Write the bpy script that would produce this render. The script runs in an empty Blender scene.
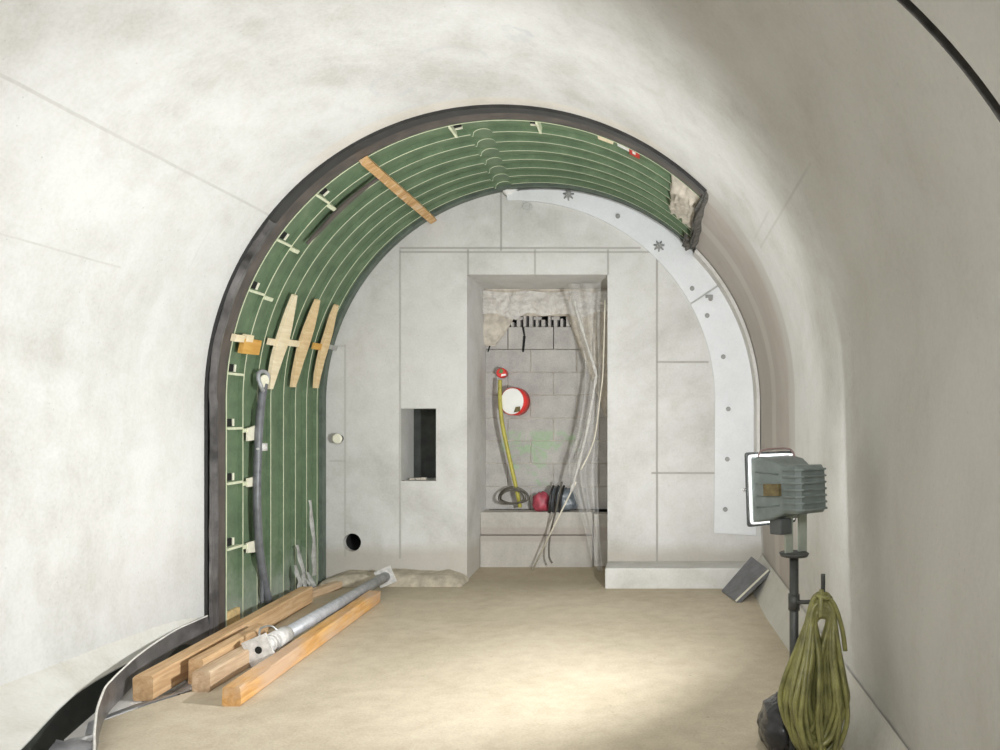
import bpy, math, random
from mathutils import Vector, Matrix, noise
random.seed(7)
PI = math.pi
C = bpy.context.scene.collection
sc = bpy.context.scene

# ---------------------------------------------------------------- camera numbers
CAM = Vector((0.944, -6.4, 1.30)); F = 800.0; VX, VY = 660.0, 418.0
AX = 1.41           # height of the arch axis
R = 1.72            # radius of the arch

def P(px, py, d):
    return Vector((CAM.x + (px-VX)/F*d, CAM.y + d, CAM.z + (VY-py)/F*d))
def FL(px, py, z=0.0):
    d = (CAM.z - z)*F/(py-VY)
    return P(px, py, d)
def CYL(px, py, r=R):
    """meet the sight line with the arch lining (or its straight side below the axis)"""
    a = (px-VX)/F; b = (VY-py)/F; c0 = CAM.x; c1 = CAM.z-AX
    A = a*a+b*b; B = 2*(a*c0+b*c1); D = c0*c0+c1*c1-r*r
    d = (-B+math.sqrt(B*B-4*A*D))/(2*A)
    p = P(px, py, d)
    if p.z < AX:
        d = ((-r if a < 0 else r)-c0)/a
        p = P(px, py, d)
    return p
def inward(p):
    if p.z < AX: return Vector((1 if p.x < 0 else -1, 0, 0))
    v = Vector((-p.x, 0, AX-p.z)); return v.normalized()

# ---------------------------------------------------------------- materials
def newmat(name):
    m = bpy.data.materials.new(name); m.use_nodes = True
    nt = m.node_tree
    return m, nt, nt.nodes['Principled BSDF']
def N(nt, t, **kw):
    n = nt.nodes.new(t)
    for k, v in kw.items(): setattr(n, k, v)
    return n
def coords(nt, scale=(1,1,1)):
    tc = N(nt, 'ShaderNodeTexCoord'); mp = N(nt, 'ShaderNodeMapping')
    mp.inputs['Scale'].default_value = scale
    nt.links.new(tc.outputs['Object'], mp.inputs['Vector'])
    return mp.outputs['Vector']
def nz(nt, vec, scale, detail=5, rough=.6, dist=0):
    n = N(nt, 'ShaderNodeTexNoise'); n.inputs['Scale'].default_value = scale
    n.inputs['Detail'].default_value = detail; n.inputs['Roughness'].default_value = rough
    n.inputs['Distortion'].default_value = dist
    nt.links.new(vec, n.inputs['Vector']); return n.outputs['Fac']
def ramp(nt, fac, stops):
    r = N(nt, 'ShaderNodeValToRGB'); e = r.color_ramp.elements
    while len(e) < len(stops): e.new(.5)
    for i, (p, c) in enumerate(stops):
        e[i].position = p; e[i].color = (*c, 1) if len(c) == 3 else c
    nt.links.new(fac, r.inputs['Fac']); return r.outputs['Color']
def mix(nt, fac, a, b, mode='MIX'):
    m = N(nt, 'ShaderNodeMix', data_type='RGBA', blend_type=mode)
    for sock, v in ((m.inputs[0], fac), (m.inputs[6], a), (m.inputs[7], b)):
        if hasattr(v, 'is_output'): nt.links.new(v, sock)
        elif isinstance(v, (int, float)): sock.default_value = v
        else: sock.default_value = (*v, 1)
    return m.outputs[2]
def math_(nt, op, a, b=None, c=None):
    m = N(nt, 'ShaderNodeMath', operation=op)
    for i, v in enumerate((a, b, c)):
        if v is None: continue
        if hasattr(v, 'is_output'): nt.links.new(v, m.inputs[i])
        else: m.inputs[i].default_value = v
    return m.outputs[0]
def bump(nt, bs, h, strength=.3, dist=.01):
    b = N(nt, 'ShaderNodeBump'); b.inputs['Strength'].default_value = strength
    b.inputs['Distance'].default_value = dist
    nt.links.new(h, b.inputs['Height']); nt.links.new(b.outputs['Normal'], bs.inputs['Normal'])
def simple(name, col, rough=.6, metal=0, var=.12, scale=12, bmp=.0, stretch=(1,1,1), spec=None):
    m, nt, bs = newmat(name)
    v = coords(nt, stretch)
    f = nz(nt, v, scale)
    lo = tuple(max(0, c*(1-var)) for c in col); hi = tuple(min(1, c*(1+var)) for c in col)
    nt.links.new(ramp(nt, f, [(.3, lo), (.7, hi)]), bs.inputs['Base Color'])
    bs.inputs['Roughness'].default_value = rough; bs.inputs['Metallic'].default_value = metal
    if spec is not None: bs.inputs['Specular IOR Level'].default_value = spec
    if bmp: bump(nt, bs, f, bmp)
    return m

def sep(nt):
    tc = N(nt, 'ShaderNodeTexCoord'); s = N(nt, 'ShaderNodeSeparateXYZ')
    nt.links.new(tc.outputs['Object'], s.inputs[0]); return s.outputs
def near(nt, v, c, w, soft):
    """1 where |v-c|<w, falling to 0 over soft"""
    d = math_(nt, 'ABSOLUTE', math_(nt, 'SUBTRACT', v, c))
    mr = N(nt, 'ShaderNodeMapRange'); nt.links.new(d, mr.inputs[0])
    mr.inputs[1].default_value = w; mr.inputs[2].default_value = w+soft
    mr.inputs[3].default_value = 1; mr.inputs[4].default_value = 0
    return mr.outputs[0]
def span(nt, v, lo, hi, soft):
    return near(nt, v, (lo+hi)/2, (hi-lo)/2, soft)

def concrete(name, base, lines=(), bands=(), marks=(), streak=(1,1,.25), dark=.78, warm=(1.0,.992,.97), streak_amt=.35, spots=.5):
    """cast concrete. lines: (axis, coord, halfwidth, other_axis, lo, hi, strength, colour); bands: (axis, lo, hi, soft, colour, strength)"""
    m, nt, bs = newmat(name)
    v = coords(nt); vs = coords(nt, streak)
    big = nz(nt, v, .9, 6, .62, .6); mid = nz(nt, v, 5, 6, .65, .4); fine = nz(nt, v, 60, 4, .7); st = nz(nt, vs, 4.5, 5, .6, .3)
    d = tuple(b*dark*w for b, w in zip(base, warm)); lt = tuple(min(1, b*1.07) for b in base)
    c = ramp(nt, big, [(.3, d), (.52, base), (.72, lt)])
    c = mix(nt, .5, c, ramp(nt, mid, [(.3, (.40,.39,.37)), (.55, (.5,.5,.5)), (.75, (.56,.56,.56))]), 'OVERLAY')
    c = mix(nt, streak_amt, c, ramp(nt, st, [(.32, (.36,.355,.34)), (.5, (.5,.5,.5)), (.7, (.58,.58,.58))]), 'OVERLAY')
    c = mix(nt, .35, c, ramp(nt, fine, [(.3, (.38,.38,.37)), (.6, (.55,.55,.55))]), 'OVERLAY')
    vo = N(nt, 'ShaderNodeTexVoronoi'); vo.inputs['Scale'].default_value = 14; nt.links.new(v, vo.inputs['Vector'])
    pore = ramp(nt, vo.outputs['Distance'], [(.035, (1,1,1)), (.07, (0,0,0))])
    c = mix(nt, math_(nt, 'MULTIPLY', pore, spots), c, tuple(b*.6 for b in base))
    s = sep(nt)
    wob = math_(nt, 'MULTIPLY', math_(nt, 'SUBTRACT', nz(nt, v, 3, 4), .5), .02)
    for (ax, lo, hi, soft, col, k, *cond) in bands:
        w2 = math_(nt, 'MULTIPLY', math_(nt, 'SUBTRACT', nz(nt, v, 2.2, 5), .5), soft*1.6)
        f = span(nt, math_(nt, 'ADD', s[ax], w2), lo, hi, soft)
        f = math_(nt, 'MULTIPLY', f, math_(nt, 'MULTIPLY_ADD', mid, .9, .45))
        f = math_(nt, 'MULTIPLY', f, k)
        for (cax, clo, chi, cs) in cond: f = math_(nt, 'MULTIPLY', f, span(nt, s[cax], clo, chi, cs))
        c = mix(nt, f, c, col)
    for (pt, rad, w_, k, col) in marks:
        vd = N(nt, 'ShaderNodeVectorMath', operation='DISTANCE'); nt.links.new(v, vd.inputs[0]); vd.inputs[1].default_value = pt
        f = near(nt, math_(nt, 'ADD', vd.outputs['Value'], math_(nt, 'MULTIPLY', math_(nt, 'SUBTRACT', nz(nt, v, 4, 4), .5), .22)), rad, w_, w_)
        f = math_(nt, 'MULTIPLY', f, ramp(nt, nz(nt, v, 6, 5), [(.42, (0,0,0)), (.6, (1,1,1))]))
        c = mix(nt, math_(nt, 'MULTIPLY', f, k), c, col)
    for (ax, co, hw, oax, lo, hi, k, col, *cond) in lines:
        f = near(nt, math_(nt, 'ADD', s[ax], math_(nt, 'MULTIPLY', wob, .35)), co, hw, hw*.8)
        f = math_(nt, 'MULTIPLY', f, span(nt, s[oax], lo, hi, .01))
        f = math_(nt, 'MULTIPLY', f, math_(nt, 'MULTIPLY_ADD', mid, .8, k-.4))
        for (cax, clo, chi, cs) in cond: f = math_(nt, 'MULTIPLY', f, span(nt, s[cax], clo, chi, cs))
        c = mix(nt, f, c, col)
    nt.links.new(c, bs.inputs['Base Color'])
    bs.inputs['Roughness'].default_value = .85; bs.inputs['Specular IOR Level'].default_value = .25
    bump(nt, bs, math_(nt, 'MULTIPLY_ADD', fine, .25, mid), .25, .012)
    return m

JOINT = (.30,.29,.265); SEAM = (.36,.35,.32)
CONC = (.60,.585,.55)
sx = lambda px: (px-542)/125.0
sz = lambda py: 1.30+(418-py)/125.0
wall_lines = []
for x, z0, z1, k in ((400,250,558,.55),(657,250,572,.8),(345,345,556,.35),(468,250,274,.7),(535,250,274,.6),(608,250,274,.7),(501,192,250,.75)):
    wall_lines.append((0, sx(x), .006, 2, sz(z1), sz(z0), k, JOINT))
for z, x0, x1, k in ((248,400,640,.7),(252,400,660,.65),(362,657,708,.7),(473,652,716,.8),(570,604,752,.7),(346,330,345,.3),(461,330,345,.3)):
    wall_lines.append((2, sz(z), .006, 0, sx(x0), sx(x1), k, JOINT))
M = {}
M['wall_end'] = concrete('bulkhead_concrete', (.59,.585,.57), wall_lines,
    bands=[(2, -.2, .22, .1, (.36,.31,.24), .55)], streak=(1,1,1), streak_amt=.15)
zL = AX+1.73*math.sin(math.radians(38.7)); zR = AX+1.73*math.sin(math.radians(29.5))
LX = (0, -3, 0, .01); RX = (0, .2, 3, .01)
M['shell'] = concrete('shell_concrete', (.60,.60,.588),
    [(2, 2.015, .003, 1, -3.5, -2.6, .3, SEAM, LX), (2, zL, .004, 1, -9, -1.7, .35, SEAM, LX), (1, -2.1, .006, 2, 2.1, 2.45, .05, SEAM, LX),
     (2, zR-.005, .004, 1, -3.4, -1.9, .3, SEAM, RX), (2, zR+.05, .004, 1, -2.5, -1.9, .2, SEAM, RX)],
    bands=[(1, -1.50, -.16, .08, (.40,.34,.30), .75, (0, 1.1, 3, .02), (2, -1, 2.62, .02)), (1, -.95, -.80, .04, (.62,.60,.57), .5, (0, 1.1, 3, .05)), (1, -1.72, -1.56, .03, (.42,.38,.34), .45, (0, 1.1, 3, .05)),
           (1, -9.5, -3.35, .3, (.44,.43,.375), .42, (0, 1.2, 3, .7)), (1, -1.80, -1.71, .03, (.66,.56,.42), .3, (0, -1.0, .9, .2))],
    marks=[(CYL(395, 86, 1.73), .13, .012, .35, (.42,.43,.48)), (CYL(395, 86, 1.73), .30, .010, .3, (.47,.46,.47)), (CYL(452, 62, 1.73), .16, .012, .3, (.44,.44,.45)),
           (CYL(515, 32, 1.73), .07, .012, .4, (.40,.41,.45)), (CYL(180, 120, 1.73), .35, .02, .25, (.47,.45,.41)), (CYL(620, 60, 1.73), .22, .012, .25, (.47,.45,.42))],
    streak=(1,.6,.16), dark=.84, streak_amt=.4)
M['kerb'] = concrete('kerb_concrete', (.63,.62,.58), streak=(1,.4,1), dark=.85)
M['plinth'] = concrete('plinth_concrete', (.58,.575,.55), streak=(1,1,1))
M['white_conc'] = concrete('slab_concrete', (.62,.61,.59))

def floor_mat():
    m, nt, bs = newmat('sandy_screed')
    v = coords(nt); big = nz(nt, v, 1.1, 6, .6, .5); mid = nz(nt, v, 9, 6, .65); fine = nz(nt, v, 90, 4, .7)
    c = ramp(nt, big, [(.3, (.48,.415,.305)), (.55, (.55,.48,.365)), (.75, (.60,.535,.42))])
    c = mix(nt, .55, c, ramp(nt, mid, [(.3, (.38,.37,.36)), (.55, (.5,.5,.5)), (.72, (.57,.57,.57))]), 'OVERLAY')
    c = mix(nt, .45, c, ramp(nt, fine, [(.3, (.36,.36,.36)), (.6, (.56,.56,.56))]), 'OVERLAY')
    s = sep(nt)
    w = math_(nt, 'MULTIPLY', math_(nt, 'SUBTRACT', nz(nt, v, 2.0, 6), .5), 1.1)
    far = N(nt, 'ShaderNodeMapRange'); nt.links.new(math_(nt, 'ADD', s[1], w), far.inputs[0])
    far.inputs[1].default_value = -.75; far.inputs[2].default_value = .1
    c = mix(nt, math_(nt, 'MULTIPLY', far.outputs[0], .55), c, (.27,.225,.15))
    vo = N(nt, 'ShaderNodeTexVoronoi'); vo.inputs['Scale'].default_value = 7; nt.links.new(v, vo.inputs['Vector'])
    sp = ramp(nt, vo.outputs['Distance'], [(.03, (1,1,1)), (.07, (0,0,0))])
    c = mix(nt, math_(nt, 'MULTIPLY', sp, .35), c, (.25,.21,.15))
    nt.links.new(c, bs.inputs['Base Color']); bs.inputs['Roughness'].default_value = .8
    bs.inputs['Specular IOR Level'].default_value = .3
    bump(nt, bs, math_(nt, 'MULTIPLY_ADD', fine, .4, mid), .3, .01)
    return m
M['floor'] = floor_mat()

def green_mat():
    m, nt, bs = newmat('green_primer_steel')
    v = coords(nt); f = nz(nt, v, 7, 6, .65, .5); fine = nz(nt, v, 45, 4, .7)
    c = ramp(nt, f, [(.28, (.095,.14,.085)), (.55, (.13,.19,.11)), (.75, (.18,.24,.15))])
    c = mix(nt, .3, c, ramp(nt, fine, [(.3, (.4,.4,.4)), (.6, (.56,.56,.56))]), 'OVERLAY')
    # chalky cement dust low down
    s = sep(nt); w = math_(nt, 'MULTIPLY', math_(nt, 'SUBTRACT', nz(nt, v, 8, 6, .7), .5), .9)
    mr = N(nt, 'ShaderNodeMapRange'); nt.links.new(math_(nt, 'ADD', s[2], w), mr.inputs[0])
    mr.inputs[1].default_value = .42; mr.inputs[2].default_value = .0
    c = mix(nt, math_(nt, 'MULTIPLY', mr.outputs[0], .45), c, (.45,.45,.42))
    nt.links.new(c, bs.inputs['Base Color']); bs.inputs['Roughness'].default_value = .5
    bs.inputs['Specular IOR Level'].default_value = .35
    return m
M['green'] = green_mat()
M['flange_green'] = simple('grey_green_flange', (.10,.125,.10), .6, 0, .3, 10)
M['rib_edge'] = simple('scuffed_rib_edge', (.62,.65,.47), .6, 0, .15, 14)
M['brown'] = simple('brown_rubber_flange', (.085,.072,.064), .5, 0, .35, 9, stretch=(1,1,.5))
M['black'] = simple('black_rubber', (.022,.022,.022), .45, 0, .4, 10)
M['grey_film'] = simple('dusty_dark_film', (.10,.095,.095), .32, 0, .75, 10, .5, stretch=(1,.35,.6))
M['mortar'] = simple('beige_mortar', (.50,.455,.39), .9, 0, .25, 16, .6)
M['mortar_white'] = simple('white_plaster', (.68,.67,.65), .9, 0, .1, 30, .5)
M['screw'] = simple('grey_screw', (.27,.27,.26), .6, .1, .2, 30)
M['soot'] = simple('dark_ragged_mortar', (.10,.095,.085), .9, 0, .6, 20, .6)
M['film'] = None
M['white_panel'] = concrete('white_fibre_board', (.70,.715,.735), streak=(1,1,1), dark=.95, streak_amt=.05, spots=.0)
M['steel'] = simple('dull_steel', (.45,.45,.44), .4, .8, .2, 20)
M['dark_steel'] = simple('dark_grey_steel', (.075,.078,.075), .5, .3, .3, 15)
M['galv'] = simple('galvanised_steel', (.40,.41,.43), .5, .35, .22, 22)
M['galv_light'] = simple('cement_spattered_steel', (.58,.57,.55), .7, .1, .25, 30, .3)
M['hole'] = simple('black_void', (.008,.009,.008), .95, 0, .2)
M['slot_shade'] = simple('slot_shade_dark', (.028,.033,.028), .7, 0, .5, 9)
M['lamp_body'] = simple('grey_green_cast_aluminium', (.20,.235,.225), .5, .15, .18, 18)
M['lamp_dark'] = simple('dark_lamp_trim', (.10,.11,.11), .5, .2, .2)
M['lamp_bracket'] = simple('pale_green_bracket', (.36,.40,.34), .5, .1, .15)
M['rust'] = simple('olive_brown_clip', (.16,.125,.055), .6, .1, .4, 40)
M['alu'] = simple('bright_aluminium', (.8,.8,.8), .25, .9, .05)
M['cable_green'] = simple('olive_green_hose', (.215,.21,.075), .38, 0, .45, 14)
M['yellow'] = simple('yellow_green_hose', (.38,.345,.06), .45, 0, .2, 20)
M['red'] = simple('red_plastic', (.62,.035,.03), .4, 0, .12)
M['crimson'] = simple('crimson_plastic', (.33,.05,.075), .5, 0, .4, 18)
M['slate'] = simple('slate_grey_plastic', (.13,.15,.17), .35, 0, .45, 16, .3)
M['white'] = simple('white_plastic', (.86,.86,.84), .35, 0, .03)
M['cream'] = simple('cream_cap', (.78,.76,.62), .5, 0, .08)
M['hose'] = simple('dark_grey_hose', (.13,.135,.145), .42, 0, .35, 12)
M['cloth'] = simple('grey_film_strips', (.36,.36,.34), .5, 0, .35, 20, .3)
M['string'] = simple('pale_string', (.62,.58,.48), .8, 0, .15)
M['foam'] = simple('tan_foam', (.55,.40,.19), .9, 0, .25, 30, .5)
M['slab_grey'] = simple('slate_grey_board', (.165,.165,.175), .7, 0, .25, 10, .2)
M['mesh_wire'] = simple('thin_dark_wire', (.12,.11,.09), .6, .3)
M['block'] = None
M['lip'] = simple('pale_film_edge', (.72,.70,.66), .5, 0, .2)

def wood(name, a, b, c3, axis_scale=(14,1.2,14), stain=None):
    m, nt, bs = newmat(name)
    v = coords(nt, axis_scale); g = nz(nt, v, 2.2, 6, .65, .8); v1 = coords(nt); big = nz(nt, v1, 4.5, 5, .6, .4)
    c = ramp(nt, g, [(.28, a), (.52, b), (.74, c3)])
    c = mix(nt, .5, c, ramp(nt, big, [(.3, (.36,.34,.32)), (.5, (.5,.5,.5)), (.7, (.60,.60,.60))]), 'OVERLAY')
    if stain:
        c = mix(nt, ramp(nt, nz(nt, coords(nt, (3,1,3)), 2.5, 4), [(.42, (0,0,0)), (.6, (.8,.8,.8))]), c, stain)
    nt.links.new(c, bs.inputs['Base Color']); bs.inputs['Roughness'].default_value = .75
    bs.inputs['Specular IOR Level'].default_value = .25
    bump(nt, bs, g, .25, .006)
    return m
M['wood_orange'] = wood('orange_stained_timber', (.42,.21,.07), (.60,.34,.12), (.68,.46,.25), stain=(.50,.36,.26))
M['wood_grey'] = wood('weathered_timber', (.38,.26,.16), (.52,.38,.25), (.64,.51,.37))
M['wood_brown'] = wood('brown_timber', (.38,.23,.12), (.53,.35,.19), (.62,.46,.30))
M['wood_pale'] = wood('pale_fresh_wood', (.70,.58,.38), (.80,.69,.48), (.86,.77,.58))
M['wood_wedge'] = wood('tan_wedge_wood', (.62,.44,.23), (.72,.54,.31), (.80,.65,.42))
M['wood_ply'] = wood('orange_plywood', (.50,.27,.06), (.62,.35,.09), (.68,.42,.15))

def film_mat(name, alpha=.45, col=(.75,.74,.72)):
    m, nt, bs = newmat(name)
    v = coords(nt); f = nz(nt, v, 9, 6, .7, .8)
    bs.inputs['Base Color'].default_value = (*col, 1); bs.inputs['Roughness'].default_value = .22
    a = ramp(nt, f, [(.3, (alpha*.5,)*3), (.7, (min(1, alpha*1.6),)*3)])
    nt.links.new(a, bs.inputs['Alpha'])
    bump(nt, bs, f, .8, .03)
    return m
M['film'] = film_mat('clear_plastic_film', .24)
M['film2'] = film_mat('bright_plastic_film', .42, (.80,.79,.77))
M['film_grey'] = film_mat('dusty_plastic_film', .8, (.62,.60,.57))

def glass_mat():
    m = bpy.data.materials.new('lamp_glass'); m.use_nodes = True; nt = m.node_tree; nt.nodes.clear()
    o = N(nt, 'ShaderNodeOutputMaterial'); t = N(nt, 'ShaderNodeBsdfTransparent'); g = N(nt, 'ShaderNodeBsdfGlossy')
    g.inputs['Roughness'].default_value = .05; t.inputs[0].default_value = (.93,.95,.94,1)
    mx = N(nt, 'ShaderNodeMixShader'); mx.inputs[0].default_value = .06
    nt.links.new(t.outputs[0], mx.inputs[1]); nt.links.new(g.outputs[0], mx.inputs[2])
    nt.links.new(mx.outputs[0], o.inputs[0]); return m
M['glass'] = glass_mat()
def gasket_mat():
    m = bpy.data.materials.new('translucent_white_gasket'); m.use_nodes = True; nt = m.node_tree; nt.nodes.clear()
    o = N(nt, 'ShaderNodeOutputMaterial'); t = N(nt, 'ShaderNodeBsdfTranslucent'); d = N(nt, 'ShaderNodeBsdfDiffuse')
    f = nz(nt, coords(nt), 30); col = ramp(nt, f, [(.3, (.80,.80,.80)), (.7, (.92,.92,.92))])
    nt.links.new(col, t.inputs[0]); nt.links.new(col, d.inputs[0])
    mx = N(nt, 'ShaderNodeMixShader'); mx.inputs[0].default_value = .35
    nt.links.new(t.outputs[0], mx.inputs[1]); nt.links.new(d.outputs[0], mx.inputs[2]); nt.links.new(mx.outputs[0], o.inputs[0]); return m
M['gasket'] = gasket_mat()
def emit_mat():
    m = bpy.data.materials.new('lit_halogen_tube'); m.use_nodes = True; nt = m.node_tree; nt.nodes.clear()
    o = N(nt, 'ShaderNodeOutputMaterial'); e = N(nt, 'ShaderNodeEmission'); e.inputs[0].default_value = (1,.93,.82,1); e.inputs[1].default_value = 60
    nt.links.new(e.outputs[0], o.inputs[0]); return m
M['tube'] = emit_mat()

def block_mat():
    m, nt, bs = newmat('grey_concrete_blocks')
    v = coords(nt); f = nz(nt, v, 6, 6, .65); fine = nz(nt, v, 70, 4, .7)
    c = ramp(nt, f, [(.3, (.33,.315,.30)), (.55, (.41,.395,.375)), (.75, (.47,.45,.42))])
    c = mix(nt, .5, c, ramp(nt, fine, [(.3, (.38,.38,.38)), (.6, (.56,.56,.56))]), 'OVERLAY')
    s = sep(nt)   # green spray paint
    w = nz(nt, v, 5, 5, .7, 1.2)
    patch = ramp(nt, w, [(.47, (0,0,0)), (.56, (1,1,1))])
    r1 = math_(nt, 'MULTIPLY', span(nt, s[0], -.42, .22, .05), span(nt, s[2], 1.02, 1.17, .03))
    r2 = math_(nt, 'MULTIPLY', span(nt, s[0], -.34, -.05, .05), span(nt, s[2], .74, 1.02, .05))
    g = math_(nt, 'MULTIPLY', math_(nt, 'MULTIPLY', math_(nt, 'MAXIMUM', r1, r2), patch), .5)
    c = mix(nt, g, c, (.26,.46,.22))
    nt.links.new(c, bs.inputs['Base Color']); bs.inputs['Roughness'].default_value = .9
    bump(nt, bs, fine, .4, .01)
    return m
M['block'] = block_mat()

# ---------------------------------------------------------------- mesh collector
class MB:
    def __init__(s): s.v = []; s.f = []; s.m = []; s.sm = []
    def add(s, vs, fs, mi=0, smooth=False):
        b = len(s.v); s.v += [tuple(x) for x in vs]
        for f in fs: s.f.append([b+i for i in f]); s.m.append(mi); s.sm.append(smooth)
        return s
    def quad(s, a, b, c, d, mi=0): return s.add([a,b,c,d], [(0,1,2,3)], mi)
    def box(s, lo, hi, mi=0, mat=None, bev=0.0):
        x0,y0,z0 = lo; x1,y1,z1 = hi
        if bev <= 0:
            vs = [(x0,y0,z0),(x1,y0,z0),(x1,y1,z0),(x0,y1,z0),(x0,y0,z1),(x1,y0,z1),(x1,y1,z1),(x0,y1,z1)]
            fs = [(0,3,2,1),(4,5,6,7),(0,1,5,4),(1,2,6,5),(2,3,7,6),(3,0,4,7)]
        else:
            import bmesh
            bm = bmesh.new(); bmesh.ops.create_cube(bm, size=1)
            for v in bm.verts:
                v.co = Vector(((x0+x1)/2+v.co.x*(x1-x0), (y0+y1)/2+v.co.y*(y1-y0), (z0+z1)/2+v.co.z*(z1-z0)))
            bmesh.ops.bevel(bm, geom=bm.edges[:], offset=bev, segments=2, affect='EDGES', profile=.6)
            bm.verts.ensure_lookup_table(); bm.verts.index_update()
            vs = [v.co.copy() for v in bm.verts]; fs = [[v.index for v in f.verts] for f in bm.faces]; bm.free()
        if mat is not None: vs = [mat @ Vector(v) for v in vs]
        return s.add(vs, fs, mi)
    def tube(s, pts, r, seg=8, mi=0, caps=True, closed=False):
        pts = [Vector(p) for p in pts]; n = len(pts)
        rad = r if isinstance(r, (list, tuple)) else [r]*n
        up = None; vs = []
        for i in range(n):
            if closed: t = pts[(i+1) % n]-pts[i-1]
            else: t = pts[min(i+1, n-1)]-pts[max(i-1, 0)]
            t.normalize()
            if up is None:
                up = t.orthogonal().normalized()
            else:
                up = (up - t*up.dot(t))
                up = up.normalized() if up.length > 1e-6 else t.orthogonal().normalized()
            w = t.cross(up)
            for k in range(seg):
                a = 2*PI*k/seg
                vs.append(pts[i]+(up*math.cos(a)+w*math.sin(a))*rad[i])
        fs = []
        for i in range(n if closed else n-1):
            j = (i+1) % n
            for k in range(seg):
                k2 = (k+1) % seg
                fs.append((i*seg+k, i*seg+k2, j*seg+k2, j*seg+k))
        s.add(vs, fs, mi, True)
        if caps and not closed:
            s.add(vs[:seg], [tuple(reversed(range(seg)))], mi); s.add(vs[-seg:], [tuple(range(seg))], mi)
        return s
    def cyl(s, a, b, r, seg=20, mi=0): return s.tube([a, b], r, seg, mi)
    def prism(s, poly, off, mi=0):
        n = len(poly); off = Vector(off)
        a = [Vector(p) for p in poly]; b = [p+off for p in a]
        fs = [tuple(reversed(range(n))), tuple(range(n, 2*n))]+[(i, (i+1) % n, n+(i+1) % n, n+i) for i in range(n)]
        return s.add(a+b, fs, mi)
    def grid(s, rows, mi=0, smooth=True, flip=False):
        nr = len(rows); nc = len(rows[0]); vs = [p for r_ in rows for p in r_]; fs = []
        for i in range(nr-1):
            for j in range(nc-1):
                q = (i*nc+j, i*nc+j+1, (i+1)*nc+j+1, (i+1)*nc+j)
                fs.append(tuple(reversed(q)) if flip else q)
        return s.add(vs, fs, mi, smooth)
    def build(s, name, mats, parent=None, loc=None, fix=True, sharp=None):
        me = bpy.data.meshes.new(name)
        o = bpy.data.objects.new(name, me); C.objects.link(o)
        org = Vector(loc) if loc is not None else Vector((0,0,0))
        me.from_pydata([tuple(Vector(v)-org) for v in s.v], [], s.f)
        for m in (mats if isinstance(mats, list) else [mats]): me.materials.append(m)
        for p, mi, sm in zip(me.polygons, s.m, s.sm): p.material_index = mi; p.use_smooth = sm
        if fix:
            import bmesh
            bm = bmesh.new(); bm.from_mesh(me)
            bmesh.ops.remove_doubles(bm, verts=bm.verts, dist=1e-5)
            bmesh.ops.recalc_face_normals(bm, faces=bm.faces); bm.to_mesh(me); bm.free()
        if sharp: me.set_sharp_from_angle(angle=math.radians(sharp))
        me.update()
        o.location = org
        if parent is not None:
            o.parent = parent; o.location = org - ploc(parent)
        return o
def ploc(p):
    l = Vector(p.location)
    while p.parent: p = p.parent; l += Vector(p.location)
    return l
def tag(o, label, cat, group=None):
    o['label'] = label; o['category'] = cat; o['kind'] = 'thing'
    if group: o['group'] = group
    return o
def thing(name, loc, label, cat, group=None):
    o = bpy.data.objects.new(name, None); o.empty_display_size = .1; C.objects.link(o); o.location = loc
    return tag(o, label, cat, group)
def struct(o, label=None, cat=None):
    o['kind'] = 'structure'
    if label: o['label'] = label
    if cat: o['category'] = cat
    return o
def smooth_path(pts, n=8, closed=False):
    """Catmull-Rom through pts"""
    pts = [Vector(p) for p in pts]; out = []; m = len(pts)
    rng = m if closed else m-1
    for i in range(rng):
        g = (lambda k: pts[k % m]) if closed else (lambda k: pts[max(0, min(m-1, k))])
        p0, p1, p2, p3 = g(i-1), g(i), g(i+1), g(i+2)
        for k in range(n):
            t = k/n
            out.append(.5*((2*p1)+(p2-p0)*t+(2*p0-5*p1+4*p2-p3)*t*t+(3*p1-p0-3*p2+p3)*t**3))
    if not closed: out.append(pts[-1])
    return out

# ================================================================ THE SETTING
RT = 1.73; YF = -1.70; YB = -9.2; TE = 45.2      # shell radius, front of ring, rear of what is built, end of the ring (deg)
def arcpt(t, r, y): return Vector((r*math.cos(math.radians(t)), y, AX+r*math.sin(math.radians(t))))
def yrows(y0, y1):
    ys = []; y = y0
    while y < y1-1e-6: ys.append(y); y += .15
    ys.append(y1); return ys
M['joint'] = simple('dark_joint_filler', (.10,.095,.085), .9, 0, .4, 20)
def shell_rows():
    """(y, extra radius): a deep shrinkage joint runs round the shell at GRV, then the recess for the ring"""
    rows = [(y, 0) for y in yrows(YB, -5.0)]
    rows += [('g', 0, -.018), ('g', .05, -.017), ('g', .05, .017), ('g', 0, .018)]
    rows += [(y, 0) for y in yrows(-4.0, YF)]
    return rows
def grv_y(x, z):
    """the joint leans a little forward as it climbs"""
    a = math.degrees(math.atan2(max(0, z-AX), x)) if x > 0 else 90
    return -6.4+1.66+.0153*(max(0, min(60, a))-17.5)
def shell(name, prof, mat, recess):
    """prof(extra) -> list of points (x, z) for a given added radius"""
    mb = MB()
    rows = []; gi = None
    for r_ in shell_rows():
        if r_[0] == 'g':
            if gi is None: gi = len(rows)
            rows.append([(x, grv_y(x, z)+r_[2], z) for x, z in prof(r_[1])])
        else: rows.append([(x, r_[0], z) for x, z in prof(r_[1])])
    if recess: rows += [[(x, YF, z) for x, z in prof(.075)], [(x, .02, z) for x, z in prof(.075)]]
    else: rows += [[(x, y, z) for x, z in prof(0)] for y in yrows(YF, .02)[1:]]
    mb.grid(rows[:gi+1]); mb.grid(rows[gi:gi+4], 1); mb.grid(rows[gi+3:])
    return mb
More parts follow.
